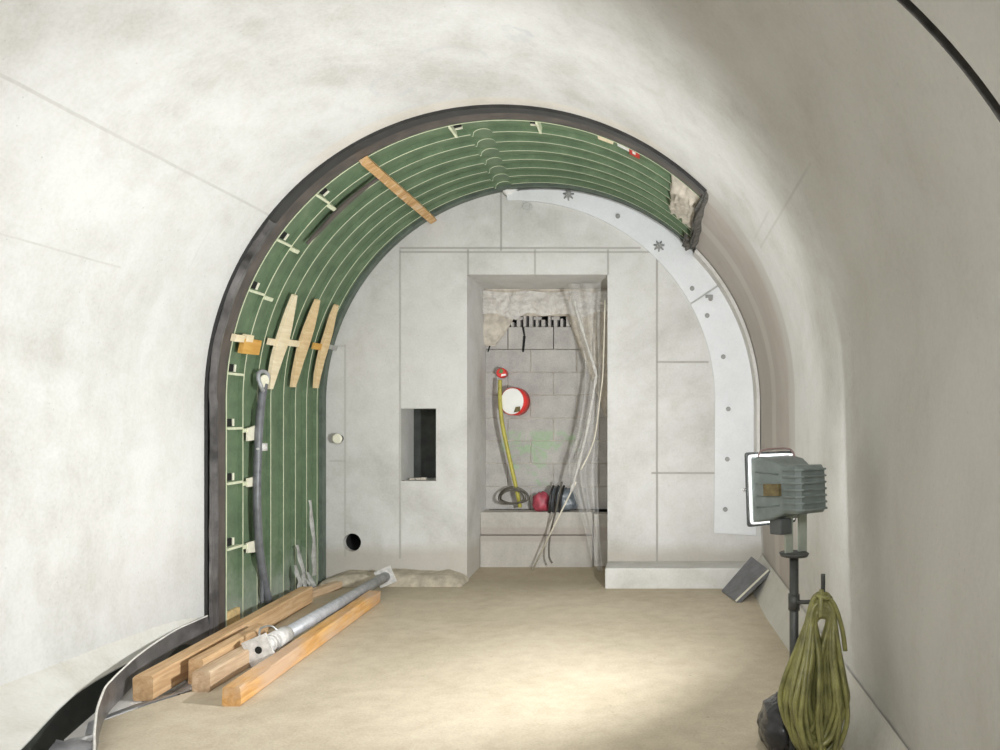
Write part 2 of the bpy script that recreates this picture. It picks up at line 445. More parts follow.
def left_prof(e):
    p = [((RT+e)*math.cos(math.radians(t)), AX+(RT+e)*math.sin(math.radians(t))) for t in [141.3+i*(180-141.3)/20 for i in range(21)]]
    return p+[(-(RT+e), z) for z in (1.0, .6, .2, -.25)]
def right_prof(e):
    p = [((RT+e)*math.cos(math.radians(t)), AX+(RT+e)*math.sin(math.radians(t))) for t in [29.5-i*29.5/16 for i in range(17)]]
    return p+[(RT+e+.004, 1.0), (RT+e+.012, .6), (RT+e+.03, .2), (RT+e+.03, -.25)]
def ceil_prof_recess(e):
    return [((RT+e)*math.cos(math.radians(t)), AX+(RT+e)*math.sin(math.radians(t))) for t in [TE+i*(141.3-TE)/50 for i in range(51)]]
def ceil_prof_plain(e):
    return [((RT+e)*math.cos(math.radians(t)), AX+(RT+e)*math.sin(math.radians(t))) for t in [29.5+i*(TE-29.5)/10 for i in range(11)]]
struct(shell('wall_left', left_prof, None, True).build('wall_left', [M['shell'], M['joint']], sharp=35))
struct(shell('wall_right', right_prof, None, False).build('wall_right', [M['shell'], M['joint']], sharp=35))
mb = shell('ceiling', ceil_prof_recess, None, True)
mb2 = shell('ceiling', ceil_prof_plain, None, False)
mb.v, off = mb.v+mb2.v, len(mb.v)
mb.f += [[i+off for i in f] for f in mb2.f]; mb.m += mb2.m; mb.sm += mb2.sm
mb.quad(arcpt(TE, RT, YF), arcpt(TE, RT+.075, YF), arcpt(TE, RT+.075, .02), arcpt(TE, RT, .02))
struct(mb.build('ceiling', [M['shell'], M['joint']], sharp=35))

# end wall with door niche, slot niche and pipe hole
NX0, NX1, NZ1 = sx(467), sx(607.5), sz(274.5)
SX0, SX1, SZ0, SZ1 = sx(401), sx(436), sz(481), sz(408.5)
HX, HZ, HR = sx(352), sz(542.5), .072
mb = MB()
xs = sorted([-2.0, HX-.12, HX+.12, SX0, SX1, NX0, NX1, 2.0]); zs = sorted([-.25, HZ-.12, HZ+.12, SZ0, SZ1, NZ1, 3.4])
for i in range(len(xs)-1):
    for j in range(len(zs)-1):
        cx, cz = (xs[i]+xs[i+1])/2, (zs[j]+zs[j+1])/2
        if NX0 < cx < NX1 and cz < NZ1: continue
        if SX0 < cx < SX1 and SZ0 < cz < SZ1: continue
        if abs(cx-HX) < .12 and abs(cz-HZ) < .12: continue
        mb.quad((xs[i],0,zs[j]), (xs[i+1],0,zs[j]), (xs[i+1],0,zs[j+1]), (xs[i],0,zs[j+1]))
n = 32; ring = []; sq = []
for k in range(n):
    a = 2*PI*k/n+PI/4; c, s_ = math.cos(a), math.sin(a); q = .12/max(abs(c), abs(s_))
    ring.append((HX+HR*c, 0, HZ+HR*s_)); sq.append((HX+q*c, 0, HZ+q*s_))
mb.add(ring+sq, [(k, (k+1) % n, n+(k+1) % n, n+k) for k in range(n)])
mb.add(ring+[(x, .06, z) for x, y, z in ring], [(k, n+k, n+(k+1) % n, (k+1) % n) for k in range(n)])
r6 = [(x, .06, z) for x, y, z in ring]; mb.add(r6+[(x, .45, z) for x, y, z in ring], [(k, n+k, n+(k+1) % n, (k+1) % n) for k in range(n)], 1)  # tube painted black past its mouth to stand for the shade inside
mb.add([(x, .45, z) for x, y, z in ring], [tuple(range(n))], 1)
# reveals (door niche splays in a little on its left and top)
D = .62
mb.quad((NX0,0,-.25), (NX0+.015,D,-.25), (NX0+.015,D,NZ1-.03), (NX0,0,NZ1))
mb.quad((NX1,0,-.25), (NX1,D,-.25), (NX1,D,NZ1-.03), (NX1,0,NZ1))
mb.quad((NX0,0,NZ1), (NX0+.015,D,NZ1-.03), (NX1,D,NZ1-.03), (NX1,0,NZ1))
for a, b in (((SX0,SZ0),(SX1,SZ0)), ((SX1,SZ0),(SX1,SZ1)), ((SX1,SZ1),(SX0,SZ1)), ((SX0,SZ1),(SX0,SZ0))):
    mb.quad((a[0],0,a[1]), (b[0],0,b[1]), (b[0],.5,b[1]), (a[0],.5,a[1]))
mb.quad((SX0,.5,SZ0), (SX1,.5,SZ0), (SX1,.5,SZ1), (SX0,.5,SZ1))
struct(mb.build('wall_end', [M['wall_end'], M['hole']], fix=False))
# dark plate added to stand for the deep shade inside the slot niche
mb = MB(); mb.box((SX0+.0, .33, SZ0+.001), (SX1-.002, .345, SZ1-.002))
t = tag(mb.build('slot_shade_plate', M['slot_shade'], loc=((SX0+SX1)/2, .33, SZ0)), 'dark plate added as the shade at the back of the tall slot recess in the end wall', 'panel')
mb = MB(); mb.box((SX1-.05, .31, 1.0), (SX1-.03, .33, 1.05)); mb.build('plate_tab', M['dark_steel'], t)
# debris lying in the slot
mb = MB()
for k in range(3):
    c = Vector((SX0+.05+.045*k, .12+.05*random.random(), SZ0+.006))
    mb.box(c-Vector((.02,.015,.006)), c+Vector((.02,.015,.008+.012*random.random())), mat=None)
tag(mb.build('rubble_scraps', M['mortar'], loc=(SX0+.1,.14,SZ0)), 'few crumbs of rubble lying on the sill of the slot recess', 'rubble')['kind'] = 'stuff'

# floor screed with its own outline on the left
fl = [FL(92, 800), FL(97, 735), FL(100, 722), FL(150, 704), FL(192, 691)]
mb = MB()
edge = [Vector((p.x, p.y, 0)) for p in fl]+[Vector((-1.49, -2.3, 0)), Vector((-1.55, -1.7, 0)), Vector((-1.72, -1.66, 0)), Vector((-1.72, 0, 0)), Vector((-.65, 0, 0)), Vector((-.62, .75, .06)), Vector((.55, .75, .06)), Vector((.55, 0, 0)), Vector((1.70, 0, 0)), Vector((1.70, YB, 0)), Vector((fl[0].x, YB, 0))]
mb.prism(edge, (0,0,-.04))
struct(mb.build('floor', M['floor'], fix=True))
# metal edging of the screed
mb = MB(); pth = [fl[1]+Vector((0,0,-.0)), fl[2], fl[3], fl[4], Vector((-1.34,-2.35,0))]
off = [Vector((-.07,-.015,0)) if i > 1 else Vector((-.05,0,0)) for i in range(len(pth))]
mb.grid([[p+Vector((0,0,.006)) for p in pth], [p+o+Vector((0,0,.0)) for p, o in zip(pth, off)], [p+o+Vector((0,0,-.03)) for p, o in zip(pth, off)]])
struct(mb.build('trim_3', M['galv'], fix=True))
# slab below and beside the screed
mb = MB(); mb.box((-1.95, YB, -.3), (1.95, .9, -.05))
struct(mb.build('floor_slab', M['white_conc']))
# left kerb with its curved inner edge
ke = [(-1.02,-4.6),(-1.20,-4.0),(-1.37,-3.51),(-1.61,-2.87),(-1.69,-2.17),(-1.722,-1.75)]
ke = [(-.9, YB)]+[tuple(p) for p in ((v.x, v.y) for v in smooth_path([Vector((x, y, 0)) for x, y in ke], 6))]
mb = MB()
zk = lambda i: .10
mb.grid([[Vector((-1.74, y, .22)) for x, y in ke], [Vector((x-.004, y, .104)) for x, y in ke], [Vector((x, y, .100)) for x, y in ke], [Vector((x+.0, y, -.06)) for x, y in ke]])
struct(mb.build('trim_1', M['kerb'], sharp=8))
mb = MB(); mb.prism([Vector((p.x, p.y, -.045)) for p in (FL(64,739), FL(96,711), FL(117,694), FL(136,682), FL(158,690), FL(137,704), FL(102,718.5), FL(97.5,733))], (0,0,.042))
struct(mb.build('trim_8', M['white_conc']))
# right kerb
mb = MB()
ys = [YB, -6, -5, -4, -3, -2, -1.2, -.62, 0]
mb.grid([[Vector((1.752, y, .22)) for y in ys], [Vector((1.75, y, .20)) for y in ys], [Vector((1.665-(.03 if y > -1.6 else 0), y, 0.0)) for y in ys], [Vector((1.66, y, -.06)) for y in ys]])
struct(mb.build('trim_2', M['kerb'], sharp=30))
# plinth in front of the end wall, right of the door niche
mb = MB(); mb.box((NX1, -.30, -.04), (1.70, .0, .155), bev=.012)
struct(mb.build('trim_4', M['plinth']))
# ledge of packed earth at the foot of the end wall, left
def earth(name, x0, x1, y0, y1, h, mat):
    rows = []; nx, ny = 60, 14
    for j in range(ny+1):
        v = j/ny; row = []
        for i in range(nx+1):
            u = i/nx; x = x0+(x1-x0)*u; y = y0+(y1-y0)*v
            e = min(1, v*3.2)*min(1, (1-u)*7, u*7)
            y -= .05*noise.noise(Vector((x*3, 0, 1)))*(1-v)
            z = .002+max(0, h*(e**.45)*(1+.2*noise.noise(Vector((x*4, y*4, 2))))+.006*noise.noise(Vector((x*14, y*14, 5)))*e)
            row.append(Vector((x, y, z)))
        rows.append(row)
    m = MB(); m.grid(rows)
    b = rows[0]; m.add([], [])
    return m
M['earth'] = simple('packed_sandy_earth', (.42,.37,.29), .95, 0, .3, 12, .6)
o = earth('earth_ledge', -1.70, NX0+.02, -.26, -.002, .085, None).build('earth_ledge', M['earth'])
tag(o, 'low ledge of packed sandy earth along the foot of the end wall', 'earth')['kind'] = 'stuff'

# ================================================================ DOOR NICHE
# masonry infill of concrete blocks with a broken top course
mb = MB(); D0 = .60; course = .20; z = .50
PXs = lambda px, d=7.0: CAM.x+(px-VX)/F*d
xl, xr = NX0+.012, NX1
rowi = 0
broken = {8: (-.40, .25), 7: (-.48, .34)}
while z < 2.06:
    bw = .40; x = xl-(.2 if rowi % 2 else 0)
    while x < xr:
        a, b = max(x, xl), min(x+bw, xr)
        if b-a > .03:
            mb.box((a+.0035, D0+.004*random.random(), z+.003), (b-.0035, D0+.16, z+course-.003), bev=.004)
        x += bw
    z += course; rowi += 1
ztop = z
# broken hollow course: upright webs with black cells between
x = -.36; k = 0
hts = [.04,.075,.11,.10,.12,.06,.12,.12,.07,.12,.09]
while x < .16:
    w = (.022 if k % 2 == 0 else .03)
    mb.box((x, D0+.005, ztop), (x+w, D0+.15, ztop+hts[k % len(hts)]))
    if k % 3 == 1: mb.box((x-.02, D0+.01, ztop+.06), (x+.05, D0+.03, ztop+.085))
    x += w+.028; k += 1
for x0, z0, x1, z1 in ((-.25,ztop-.18,-.235,ztop-.02), (-.20,ztop-.15,-.19,ztop)): pass
struct(mb.build('wall_niche', [M['block']]))
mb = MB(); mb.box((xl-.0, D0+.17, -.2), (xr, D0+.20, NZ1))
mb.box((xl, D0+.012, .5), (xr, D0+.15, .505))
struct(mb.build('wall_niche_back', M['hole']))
mb = MB()   # mortar bed between blocks, set back
mb.box((xl, D0+.014, .5), (xr, D0+.12, ztop-.2))
struct(mb.build('wall_niche_core', M['mortar']))
# cracks: dark gaps at the broken shoulder
mb = MB()
cr = [(PXs(497), 2.06-.0), ]
def crack(pts, w):
    a = [Vector((x, D0-.004, z)) for x, z in pts]
    for i in range(len(a)-1):
        d = (a[i+1]-a[i]); nrm = Vector((-d.z, 0, d.x)).normalized()*w*(.6+.8*random.random())
        mb.prism([a[i]-nrm, a[i+1]-nrm*.7, a[i+1]+nrm*.7, a[i]+nrm], (0,.006,0))
zz = lambda py, d=7.0: CAM.z+(VY-py)/F*d
crack([(PXs(x), zz(y)) for x, y in ((507,316),(499,325),(493,331),(491,342),(488,352))], .007)
crack([(PXs(x), zz(y)) for x, y in ((523,327),(524.5,336),(523,352))], .011)
struct(mb.build('trim_5', M['hole']))
# beige lumpy lintel above the blocks, with arched underside
def lintel():
    rows = []
    xs_ = [xl+(xr-xl)*i/60 for i in range(61)]
    for j in range(17):
        v = j/16; row = []
        for x in xs_:
            u = x
            low = 2.19 - .0*u
            if u < -.33: low = 2.19-min(.26, (abs(u+.33)**.8)*1.1)
            if u > .13: low = 2.19-min(.9, (u-.13)*2.6)
            zt = NZ1-.02
            z_ = low+(zt-low)*v
            y = D0-.045+.03*noise.noise(Vector((x*7, z_*7, 3)))+.015*noise.noise(Vector((x*22, z_*22, 7)))
            if v < .03: y = D0+.0
            row.append(Vector((x, y, z_+(.012*noise.noise(Vector((x*12, 1, 1))) if v < .5 else 0))))
        rows.append(row)
    m = MB(); m.grid(rows); return m
o = lintel().build('mortar_lintel', M['mortar'])
struct(o)
# threshold block
mb = MB(); mb.box((NX0+.012, .40, -.05), (.37, D0, .30), bev=.012); mb.box((NX0+.012, .41, .305), (.37, D0, .50), bev=.012)
M['thresh'] = concrete('threshold_concrete', (.46,.435,.40), bands=[(2, .26, .36, .02, (.34,.29,.26), .5)])
struct(mb.build('trim_6', M['thresh']))
mb = MB(); mb.box((.375, .44, -.05), (xr, D0, .48), bev=.01)
struct(mb.build('trim_7', M['thresh']))

# white pipe end with red side
c = P(514, 401.5, 6.83); ax = Vector((-.36,-.93,.04)).normalized()
t = thing('pipe_stub', c, 'short red pipe with a round white end standing out of the block masonry', 'pipe')
mb = MB(); mb.tube([c-ax*.07, c+ax*.03], .118, 36, 0, caps=True); mb.build('pipe_wall', M['red'], t, loc=c)
mb = MB(); mb.tube([c+ax*.031, c+ax*.038], [.113, .108], 36); mb.build('end_cap', M['white'], t, loc=c)
u = Vector((0,0,1)).cross(ax).normalized(); w = ax.cross(u)
mb = MB(); q = c+ax*.040+u*.055-w*.075
mb.prism([q-u*.03-w*.02, q+u*.035-w*.012, q+u*.03+w*.03, q-u*.012+w*.026], ax*.003); mb.build('brown_scrap', M['rust'], t, loc=c)
# red socket and yellow-green hose hanging to the sill
c = P(501.5, 373, 6.9)
t = thing('hose_outlet', c, 'small red plug in the masonry left of the round white pipe end', 'plug')
mb = MB(); mb.tube([c+Vector((0,.09,0)), c+Vector((0,.0,0)), c+Vector((0,-.02,0))], [.04,.045,.036], 20); mb.build('plug', M['red'], t, loc=c)
mb = MB(); mb.prism([c+Vector((x,-.024,z)) for x, z in ((-.02,.0),(.0,.042),(.02,.02),(.012,-.005))], (0,.004,0)); mb.build('leaf_tag', simple('green_tag', (.08,.2,.06)), t, loc=c)
mb = MB(); mb.prism([c+Vector((x,-.024,z)) for x, z in ((-.0,-.03),(.045,-.022),(.04,-.008),(.005,-.012))], (0,.004,0)); mb.build('white_tag', M['white'], t, loc=c)
pts = [P(x, y, d) for x, y, d in ((500,380,6.84),(500,400,6.82),(502,422,6.80),(507,447,6.80),(513,474,6.82),(518,496,6.84),(520,507,6.86))]
mb = MB(); mb.tube(smooth_path(pts, 6), .017, 10)
tag(mb.build('hose', M['yellow'], loc=pts[-1]), 'yellow-green hose hanging from the red plug down to the sill', 'hose')
# wire loop on the sill
c = P(513, 500, 6.80)
mb = MB()
for k in range(4):
    rr = .095+.012*k
    pts = [c+Vector((rr*math.cos(a)*1.0, .02*k-.03+.03*math.sin(a*2+k), rr*.72*math.sin(a)*(1 if math.sin(a) > 0 else .55)+.015)) for a in [2*PI*i/28 for i in range(28)]]
    mb.tube(pts, .005, 6, closed=True)
tag(mb.build('wire_coil', M['mesh_wire'], loc=c), 'small loose coil of thin dark wire on the sill of the door niche', 'wire')
# crumpled bags
def blob(c, sx_, sy_, sz_, seed, amp=.25, n=28):
    rows = []
    for i in range(n//2+1):
        th = PI*i/(n//2); row = []
        for j in range(n+1):
            ph = 2*PI*(j % n)/n
            d = Vector((math.sin(th)*math.cos(ph), math.sin(th)*math.sin(ph), math.cos(th)))
            k = 1+amp*noise.noise(d*1.7+Vector((seed,0,0)))+amp*.8*abs(noise.noise(d*4+Vector((0,seed,0))))-amp*.3
            row.append(Vector((c.x+d.x*sx_*k, c.y+d.y*sy_*k, max(c.z-sz_*.92, c.z+d.z*sz_*k))))
        rows.append(row)
    m = MB(); m.grid(rows); return m
c = P(541, 495, 6.86); c.z = .58
t = tag(blob(c, .085, .07, .085, 3).build('plastic_bundle', M['crimson'], loc=(c.x, c.y, .5)), 'crumpled crimson plastic bundle on the sill beside the slate grey sack', 'bundle')
c = P(563, 495, 6.84); c.z = .60
t = tag(blob(c, .13, .075, .115, 9, .3).build('plastic_sack', M['slate'], loc=(c.x, c.y, .5)), 'crumpled slate grey sack on the sill at the right of the niche', 'sack')
mb = MB()
for k in range(3):
    x = c.x-.10+.045*k
    mb.tube(smooth_path([Vector((x-.01, c.y-.05, .50)), Vector((x, c.y-.105, .57)), Vector((x+.01, c.y-.085, .67)), Vector((x+.02, c.y-.02, .72))], 5), .011, 6)
mb.build('strap', M['black'], t)

# clear plastic sheet bunched down the right side of the niche
def drape(left, right, seed, amp, folds):
    """left/right: lists of (px,py,depth) edges top to bottom"""
    L = smooth_path([P(*p) for p in left], 8); Rr = smooth_path([P(*p) for p in right], 8); rows = []
    for i, (a, b) in enumerate(zip(L, Rr)):
        row = []
        for j in range(41):
            u = j/40; p = a.lerp(b, u)
            p = p+Vector((0, amp*math.sin(u*folds*2*PI+i*.05+seed)+amp*.9*noise.noise(Vector((u*6, i*.09, seed))), 0))
            p = p+Vector((.012*noise.noise(Vector((u*5, i*.1, seed+9))), 0, 0))
            p.x = min(p.x, NX1-.006)
            row.append(p)
        rows.append(row)
    m = MB(); m.grid(rows); return m
t = thing('plastic_sheet', (.4, .1, .0), 'clear crumpled plastic sheet hanging down the right side of the door niche', 'plastic sheet')
drape([(566,284,6.72),(575,320,6.72),(585,372,6.68),(577,430,6.66),(568,470,6.64),(585,530,6.6),(598,572,6.56)],
      [(601,283,6.5),(600,330,6.5),(601,380,6.5),(598,440,6.5),(597,480,6.5),(599,530,6.5),(603,572,6.5)], 2, .03, 2.6).build('sheet', M['film'], t, loc=(.4,.1,0))
mb = MB(); mb.tube(smooth_path([P(605,300,6.48),P(603,370,6.48),P(600,398,6.48),P(594,440,6.48),P(581,470,6.46)], 6), .006, 6)
mb.build('edge_hem', M['string'], t)
# bunched fold (a dense pleat that throws the kinked shadow)
pl = smooth_path([P(574,300,6.45),P(580,322,6.45),P(595,370,6.45),P(595,382,6.45),P(587,430,6.45),P(577,470,6.45),P(571,492,6.45)], 6)
mb = MB(); mb.tube(pl, [.013+.006*math.sin(i*1.7)*math.sin(i*.6) for i in range(len(pl))], 7); mb.build('pleat', M['film_grey'], t, loc=(.4,.1,0))
# crumpled film across the top
rows = []
for j in range(15):
    v = j/14; row = []
    for i in range(61):
        u = i/60; x = NX0+.02+(NX1-NX0-.04)*u
        z_ = NZ1-.05-.02*abs(math.sin(u*9))-v*(.20+.05*noise.noise(Vector((u*6,0,4))))
        row.append(Vector((x, .47+.03*noise.noise(Vector((x*9, z_*9, 1)))+.02*noise.noise(Vector((x*25, z_*25, 2))), z_)))
    rows.append(row)
m_ = MB(); m_.grid(rows)
tag(m_.build('plastic_valance', M['film2'], loc=(0,.47,2.2)), 'crumpled clear plastic film across the top of the door niche', 'plastic sheet')
# strings and lath
mb = MB(); a, b = P(576, 482, 6.45), FL(531, 573); mb.tube([a, b+Vector((0,0,.004))], .007, 6)
tag(mb.build('wood_lath', M['string'], loc=b), 'thin pale lath leaning from the niche floor towards the hanging plastic', 'stick')
mb = MB(); mb.tube(smooth_path([P(562,482,6.6),P(556,510,6.62),P(550,535,6.64),P(549,555,6.62),P(552,563,6.6)], 6), .008, 6)
tag(mb.build('cord', M['mesh_wire'], loc=P(552,563,6.6)), 'dark cord hanging over the sill below the slate grey sack', 'cord')

# ================================================================ STEEL LINER RING
ring_root = thing('steel_liner_ring', (-1.72, YF, 0), 'green ribbed steel liner ring round the left side and crown of the tunnel end', 'steel ring')
def rprof(r, fine=False):
    """profile of the ring from its cut end over the crown and down to the floor"""
    ts = []
    t_ = TE
    while t_ < 180:
        ts.append(t_)
        t_ += .25 if (fine and 91 < t_ < 102) else 2.0
    ts.append(180)
    pts = [(r*math.cos(math.radians(a)), AX+r*math.sin(math.radians(a)), a) for a in ts]
    for z_ in (1.2, .9, .6, .3, .0): pts.append((-r, z_, 180+AX-z_))
    return pts
def sweep(sections, name, mats, mis, closed=True, smooth=True, edge_mi=None, rfun=None, fine=False):
    """sections: (r, y) corners of the cross-section"""
    cols = []
    for k, (r, y) in enumerate(sections):
        pr = rprof(r, fine)
        if rfun: pr = rprof(r, fine) if not rfun[k] else [((r+d(a))*math.cos(math.radians(min(a,180))), AX+(r+d(a))*math.sin(math.radians(a)), a) if a <= 180 else (x, z_, a) for (x, z_, a) in pr for d in (rfun[k],)]
        cols.append([Vector((x, y, z_)) for x, z_, a in pr])
    m = MB(); ns = len(sections)
    for k in range(ns if closed else ns-1):
        m.grid([cols[k], cols[(k+1) % ns]], mis[k], True)
    if closed:
        for e in (0, -1): m.add([c_[e] for c_ in cols], [tuple(range(ns))], mis[0])
    return m
sweep([(1.752,-1.49),(1.766,-1.49),(1.766,-.01),(1.752,-.01)], 'shell', None, [0]*4).build('shell', M['green'], ring_root, loc=ring_root.location, sharp=40)
yr = [-1.49,-1.295,-1.115,-.93,-.745,-.56,-.375,-.19]
def scallop(tc):
    def d(a):
        x = (a-tc)/2.0
        if abs(x) < 1: return .028*math.sqrt(1-x*x)
        if 1 <= x < 1.25: return -.012
        return 0
    return d
for k, y in enumerate(yr):
    tc = 95.9+.45*k
    d = scallop(tc) if k >= 1 else None
    m = sweep([(R,y),(1.753,y),(1.753,y+.011),(R,y+.011)], 'rib', None, [0,0,0,1], rfun=[d,None,None,d] if d else None, fine=True)
    m.build('rib', [M['green'], M['rib_edge']], ring_root, loc=ring_root.location, sharp=40)
# the front band: brown face, black seal lip in front
sweep([(R+.002,-1.61),(1.76,-1.61),(1.76,-1.492),(R+.003,-1.492)], 'f', None, [0]*4).build('front_flange', M['brown'], ring_root, loc=ring_root.location, sharp=40)
sweep([(R-.012,YF-.012),(1.77,YF+.0),(1.77,-1.612),(R-.004,-1.612)], 's', None, [0]*4).build('seal', M['black'], ring_root, loc=ring_root.location, sharp=40)
# back flange against the end wall
sweep([(R+.006,-.075),(1.76,-.075),(1.76,-.004),(R+.006,-.004)], 'b', None, [0]*4).build('back_flange', M['flange_green'], ring_root, loc=ring_root.location, sharp=40)
# gussets with bolt sockets between the first ribs
def frame_at(p):
    n_ = inward(p); ya = Vector((0,1,0)); t_ = n_.cross(ya)      # along the arc
    return Matrix((( n_.x, ya.x, t_.x, p.x), (n_.y, ya.y, t_.y, p.y), (n_.z, ya.z, t_.z, p.z), (0,0,0,1)))
for px, py, sec in ((455,131,0),(541,127,0),(330,202,1),(291,245,1),(264,294,1),(237,374,0),(233,428,1),(233,482,1),(231,547,1)):
    p = CYL(px, py, 1.745); q = Vector((p.x, 0, p.z)); n_ = inward(q)
    base = (Vector((0, 0, AX)) - n_*1.752) if q.z >= AX else Vector((-1.752, 0, q.z))
    base.y = -1.485
    F_ = frame_at(base)
    m = MB(); m.box((0, 0, -.008), (.040, .185, .004), mat=F_)
    m.box((.040, 0, -.010), (.0405, .185, .006), 1, mat=F_)
    if sec: m.box((0, .20, -.03), (.042, .30, -.005), 1, mat=F_)
    g = m.build('gusset', [M['rib_edge'], M['rib_edge']], ring_root, loc=base)
    # socket sits on the upper side of its gusset
    up = 1 if (F_ @ Vector((0,0,1))-base).z > 0 else -1
    s0 = .012*up; s1 = .058*up
    m = MB(); m.box((.001, .03, min(s0,s1)), (.012, .10, max(s0,s1)), mat=F_)
    m.build('bolt_socket', M['hole'], g, loc=base)
    m = MB(); m.box((.001, .104, min(s0,s1)), (.018, .118, max(s0,s1)), mat=F_); m.build('socket_lip', M['cream'], g, loc=base)
# mortar smear at the cut end, ragged dark edge
def patch(t0, t1, y0, y1, r, seed, thr):
    rows = []
    for i in range(31):
        v = i/30; row = []
        for j in range(31):
            u = j/30; a = t0+(t1-t0)*u+.6*noise.noise(Vector((v*6, u*3, seed))); y = y0+(y1-y0)*v+.03*noise.noise(Vector((u*5, v*4, seed+3)))
            e = min(u, 1-u, v, 1-v)*5
            h = min(1, e)*.055*(1+.6*noise.noise(Vector((u*8, v*8, seed))))
            row.append(arcpt(a, r-h, y))
        rows.append(row)
    m = MB(); m.grid(rows); return m
patch(45.9, 54.5, -1.50, -.55, 1.745, 4, 0).build('mortar_patch', M['mortar'], ring_root, loc=ring_root.location)
patch(44.6, 46.3, -1.69, -.02, 1.735, 11, 0).build('ragged_end', M['soot'], ring_root, loc=ring_root.location)
patch(45.5, 48.8, -.36, -.05, 1.73, 21, 0).build('ragged_end', M['soot'], ring_root, loc=ring_root.location)
# tan foam plug at the foot of the ring
m = MB(); m.box((-1.752, -1.47, .0), (-1.725, -1.31, .10), bev=.008); m.build('foam_filler', M['foam'], ring_root, loc=ring_root.location)

# dusty film wrapped round the front lip on the left side
rows = []
for i in range(60):
    v = i/59; a = v*2.55; row = []      # distance up from the floor
    for j in range(9):
        u = j/8
        y = YF-.014+.098*u
        bul = .012+.014*math.sin(u*PI)+.008*noise.noise(Vector((u*5, v*14, 3)))+.006*math.sin(u*9+v*4)
        if a < AX: p = Vector((-(R-.008)+bul, y, a+.002))
        else:
            t_ = 180-math.degrees((a-AX)/R); p = arcpt(t_, R-.008-bul*(1-.5*v), y)
        row.append(p)
    rows.append(row)
m = MB(); m.grid(rows)
tag(m.build('plastic_film', M['grey_film'], loc=(-1.7,-1.65,0)), 'dusty grey plastic film wrapped along the left front lip of the green steel ring', 'plastic film')

# red and white sticker with pale wood chip behind the front flange
p = CYL(635, 151, 1.755); F_ = frame_at(Vector((p.x, p.y, p.z)))
t = thing('reflective_marker', p, 'small red and white marker in the green ring near its right end', 'marker')
m = MB(); m.box((.0,-.075,-.035), (.012,.075,.035), mat=F_); m.build('plate', M['red'], t, loc=p)
m = MB(); m.box((.0125,-.02,-.012), (.0135,.03,.010), mat=F_); m.build('white_spot', M['white'], t, loc=p)
s_ = 1 if (F_ @ Vector((0,0,1))-p).x < 0 else -1
m = MB(); m.box((.0,-.055,min(.038*s_,.12*s_)), (.010,.04,max(.038*s_,.11*s_)), mat=F_); m.build('white_tape', M['white'], t, loc=p)
p = CYL(606, 137, 1.75); F_ = frame_at(p)
m = MB(); m.box((0,-.05,-.05), (.018,.04,.05), mat=F_, bev=.004)
tag(m.build('wood_chip', M['wood_pale'], loc=p), 'pale wood chip wedged behind the ring flange left of the red marker', 'wood chip')

# ---------------------------------------------------------------- wedges, battens and spacers on the ring
GW = 'wooden wedges on the green ring'
def wedge(pts, mat, label):
    """pts: (px,py,halfwidth px) along the wedge"""
    L, Rr = [], []
    for px, py, hw in pts:
        L.append(CYL(px-hw, py, R-.004)); Rr.append(CYL(px+hw, py, R-.004))
    m = MB(); rows = []
    th = .024
    top = []
    for a, b in zip(L, Rr):
        na, nb = inward(a)*th, inward(b)*th
        rows.append([a, a+na, b+nb, b, a])
    m.grid(rows, 0, False)
    for r_ in (rows[0], rows[-1]): m.add(r_[:4], [(0,1,2,3)])
    c_ = (L[len(L)//2]+Rr[len(Rr)//2])/2
    return tag(m.build('wooden_wedge', mat, loc=c_), label, 'wedge', GW)
wedge([(293,294,1.5),(289,308,3.2),(284.5,325,4.8),(280,342,5.6),(275,358,4.8),(271,374,3.4),(268,389,1.6)], M['wood_pale'], 'pale cream wooden wedge, widest and nearest the front of the green ring')
wedge([(316,299,1.5),(312,312,3.0),(307,328,4.4),(302,344,4.6),(297.5,360,3.6),(294,374,2.8),(291,387,1.4)], M['wood_wedge'], 'tan wooden wedge in the middle of the three on the green ring')
wedge([(335,304,1.2),(331,316,2.2),(327,332,3.0),(322.5,347,3.4),(319,360,2.8),(316,374,2.4),(314,388,1.4)], M['wood_wedge'], 'narrow tan wooden wedge nearest the end wall on the green ring')
def spacer(x0, y0, x1, y1, h, mat, label, r=R-.003, th=.03):
    a, b = CYL(x0, y0, r), CYL(x1, y1, r)
    m = MB(); n_ = inward((a+b)/2); up = n_.cross(Vector((0,1,0))); up = up if up.z > 0 else -up
    m.prism([a-up*h, b-up*h, b+up*h, a+up*h], n_*th)
    return tag(m.build('wood_spacer', mat, loc=(a+b)/2), label, 'wood block', 'wood spacers between the wedges')
spacer(231, 337, 240, 338, .022, M['wood_pale'], 'cream wood block bridging the brown flange of the green ring')
spacer(239, 345, 256, 347, .048, M['wood_ply'], 'orange plywood block on the green ring beside the brown flange')
spacer(242, 337, 249, 338, .022, M['wood_pale'], 'pale notched wood scrap standing on the orange plywood block')
spacer(267, 341, 274, 342, .022, M['wood_pale'], 'pale wood stub touching the front side of the cream wedge', th=.02)
spacer(286, 342, 297, 343.5, .022, M['wood_pale'], 'pale wood stub between the cream wedge and the middle tan wedge', th=.02)
spacer(312, 345.5, 319, 346.5, .024, M['wood_ply'], 'orange wood stub between the middle and the narrow wedge', th=.02)
spacer(327, 346, 341, 350, .018, M['cloth'], 'grey wood stub between the narrow wedge and the end wall', th=.02)
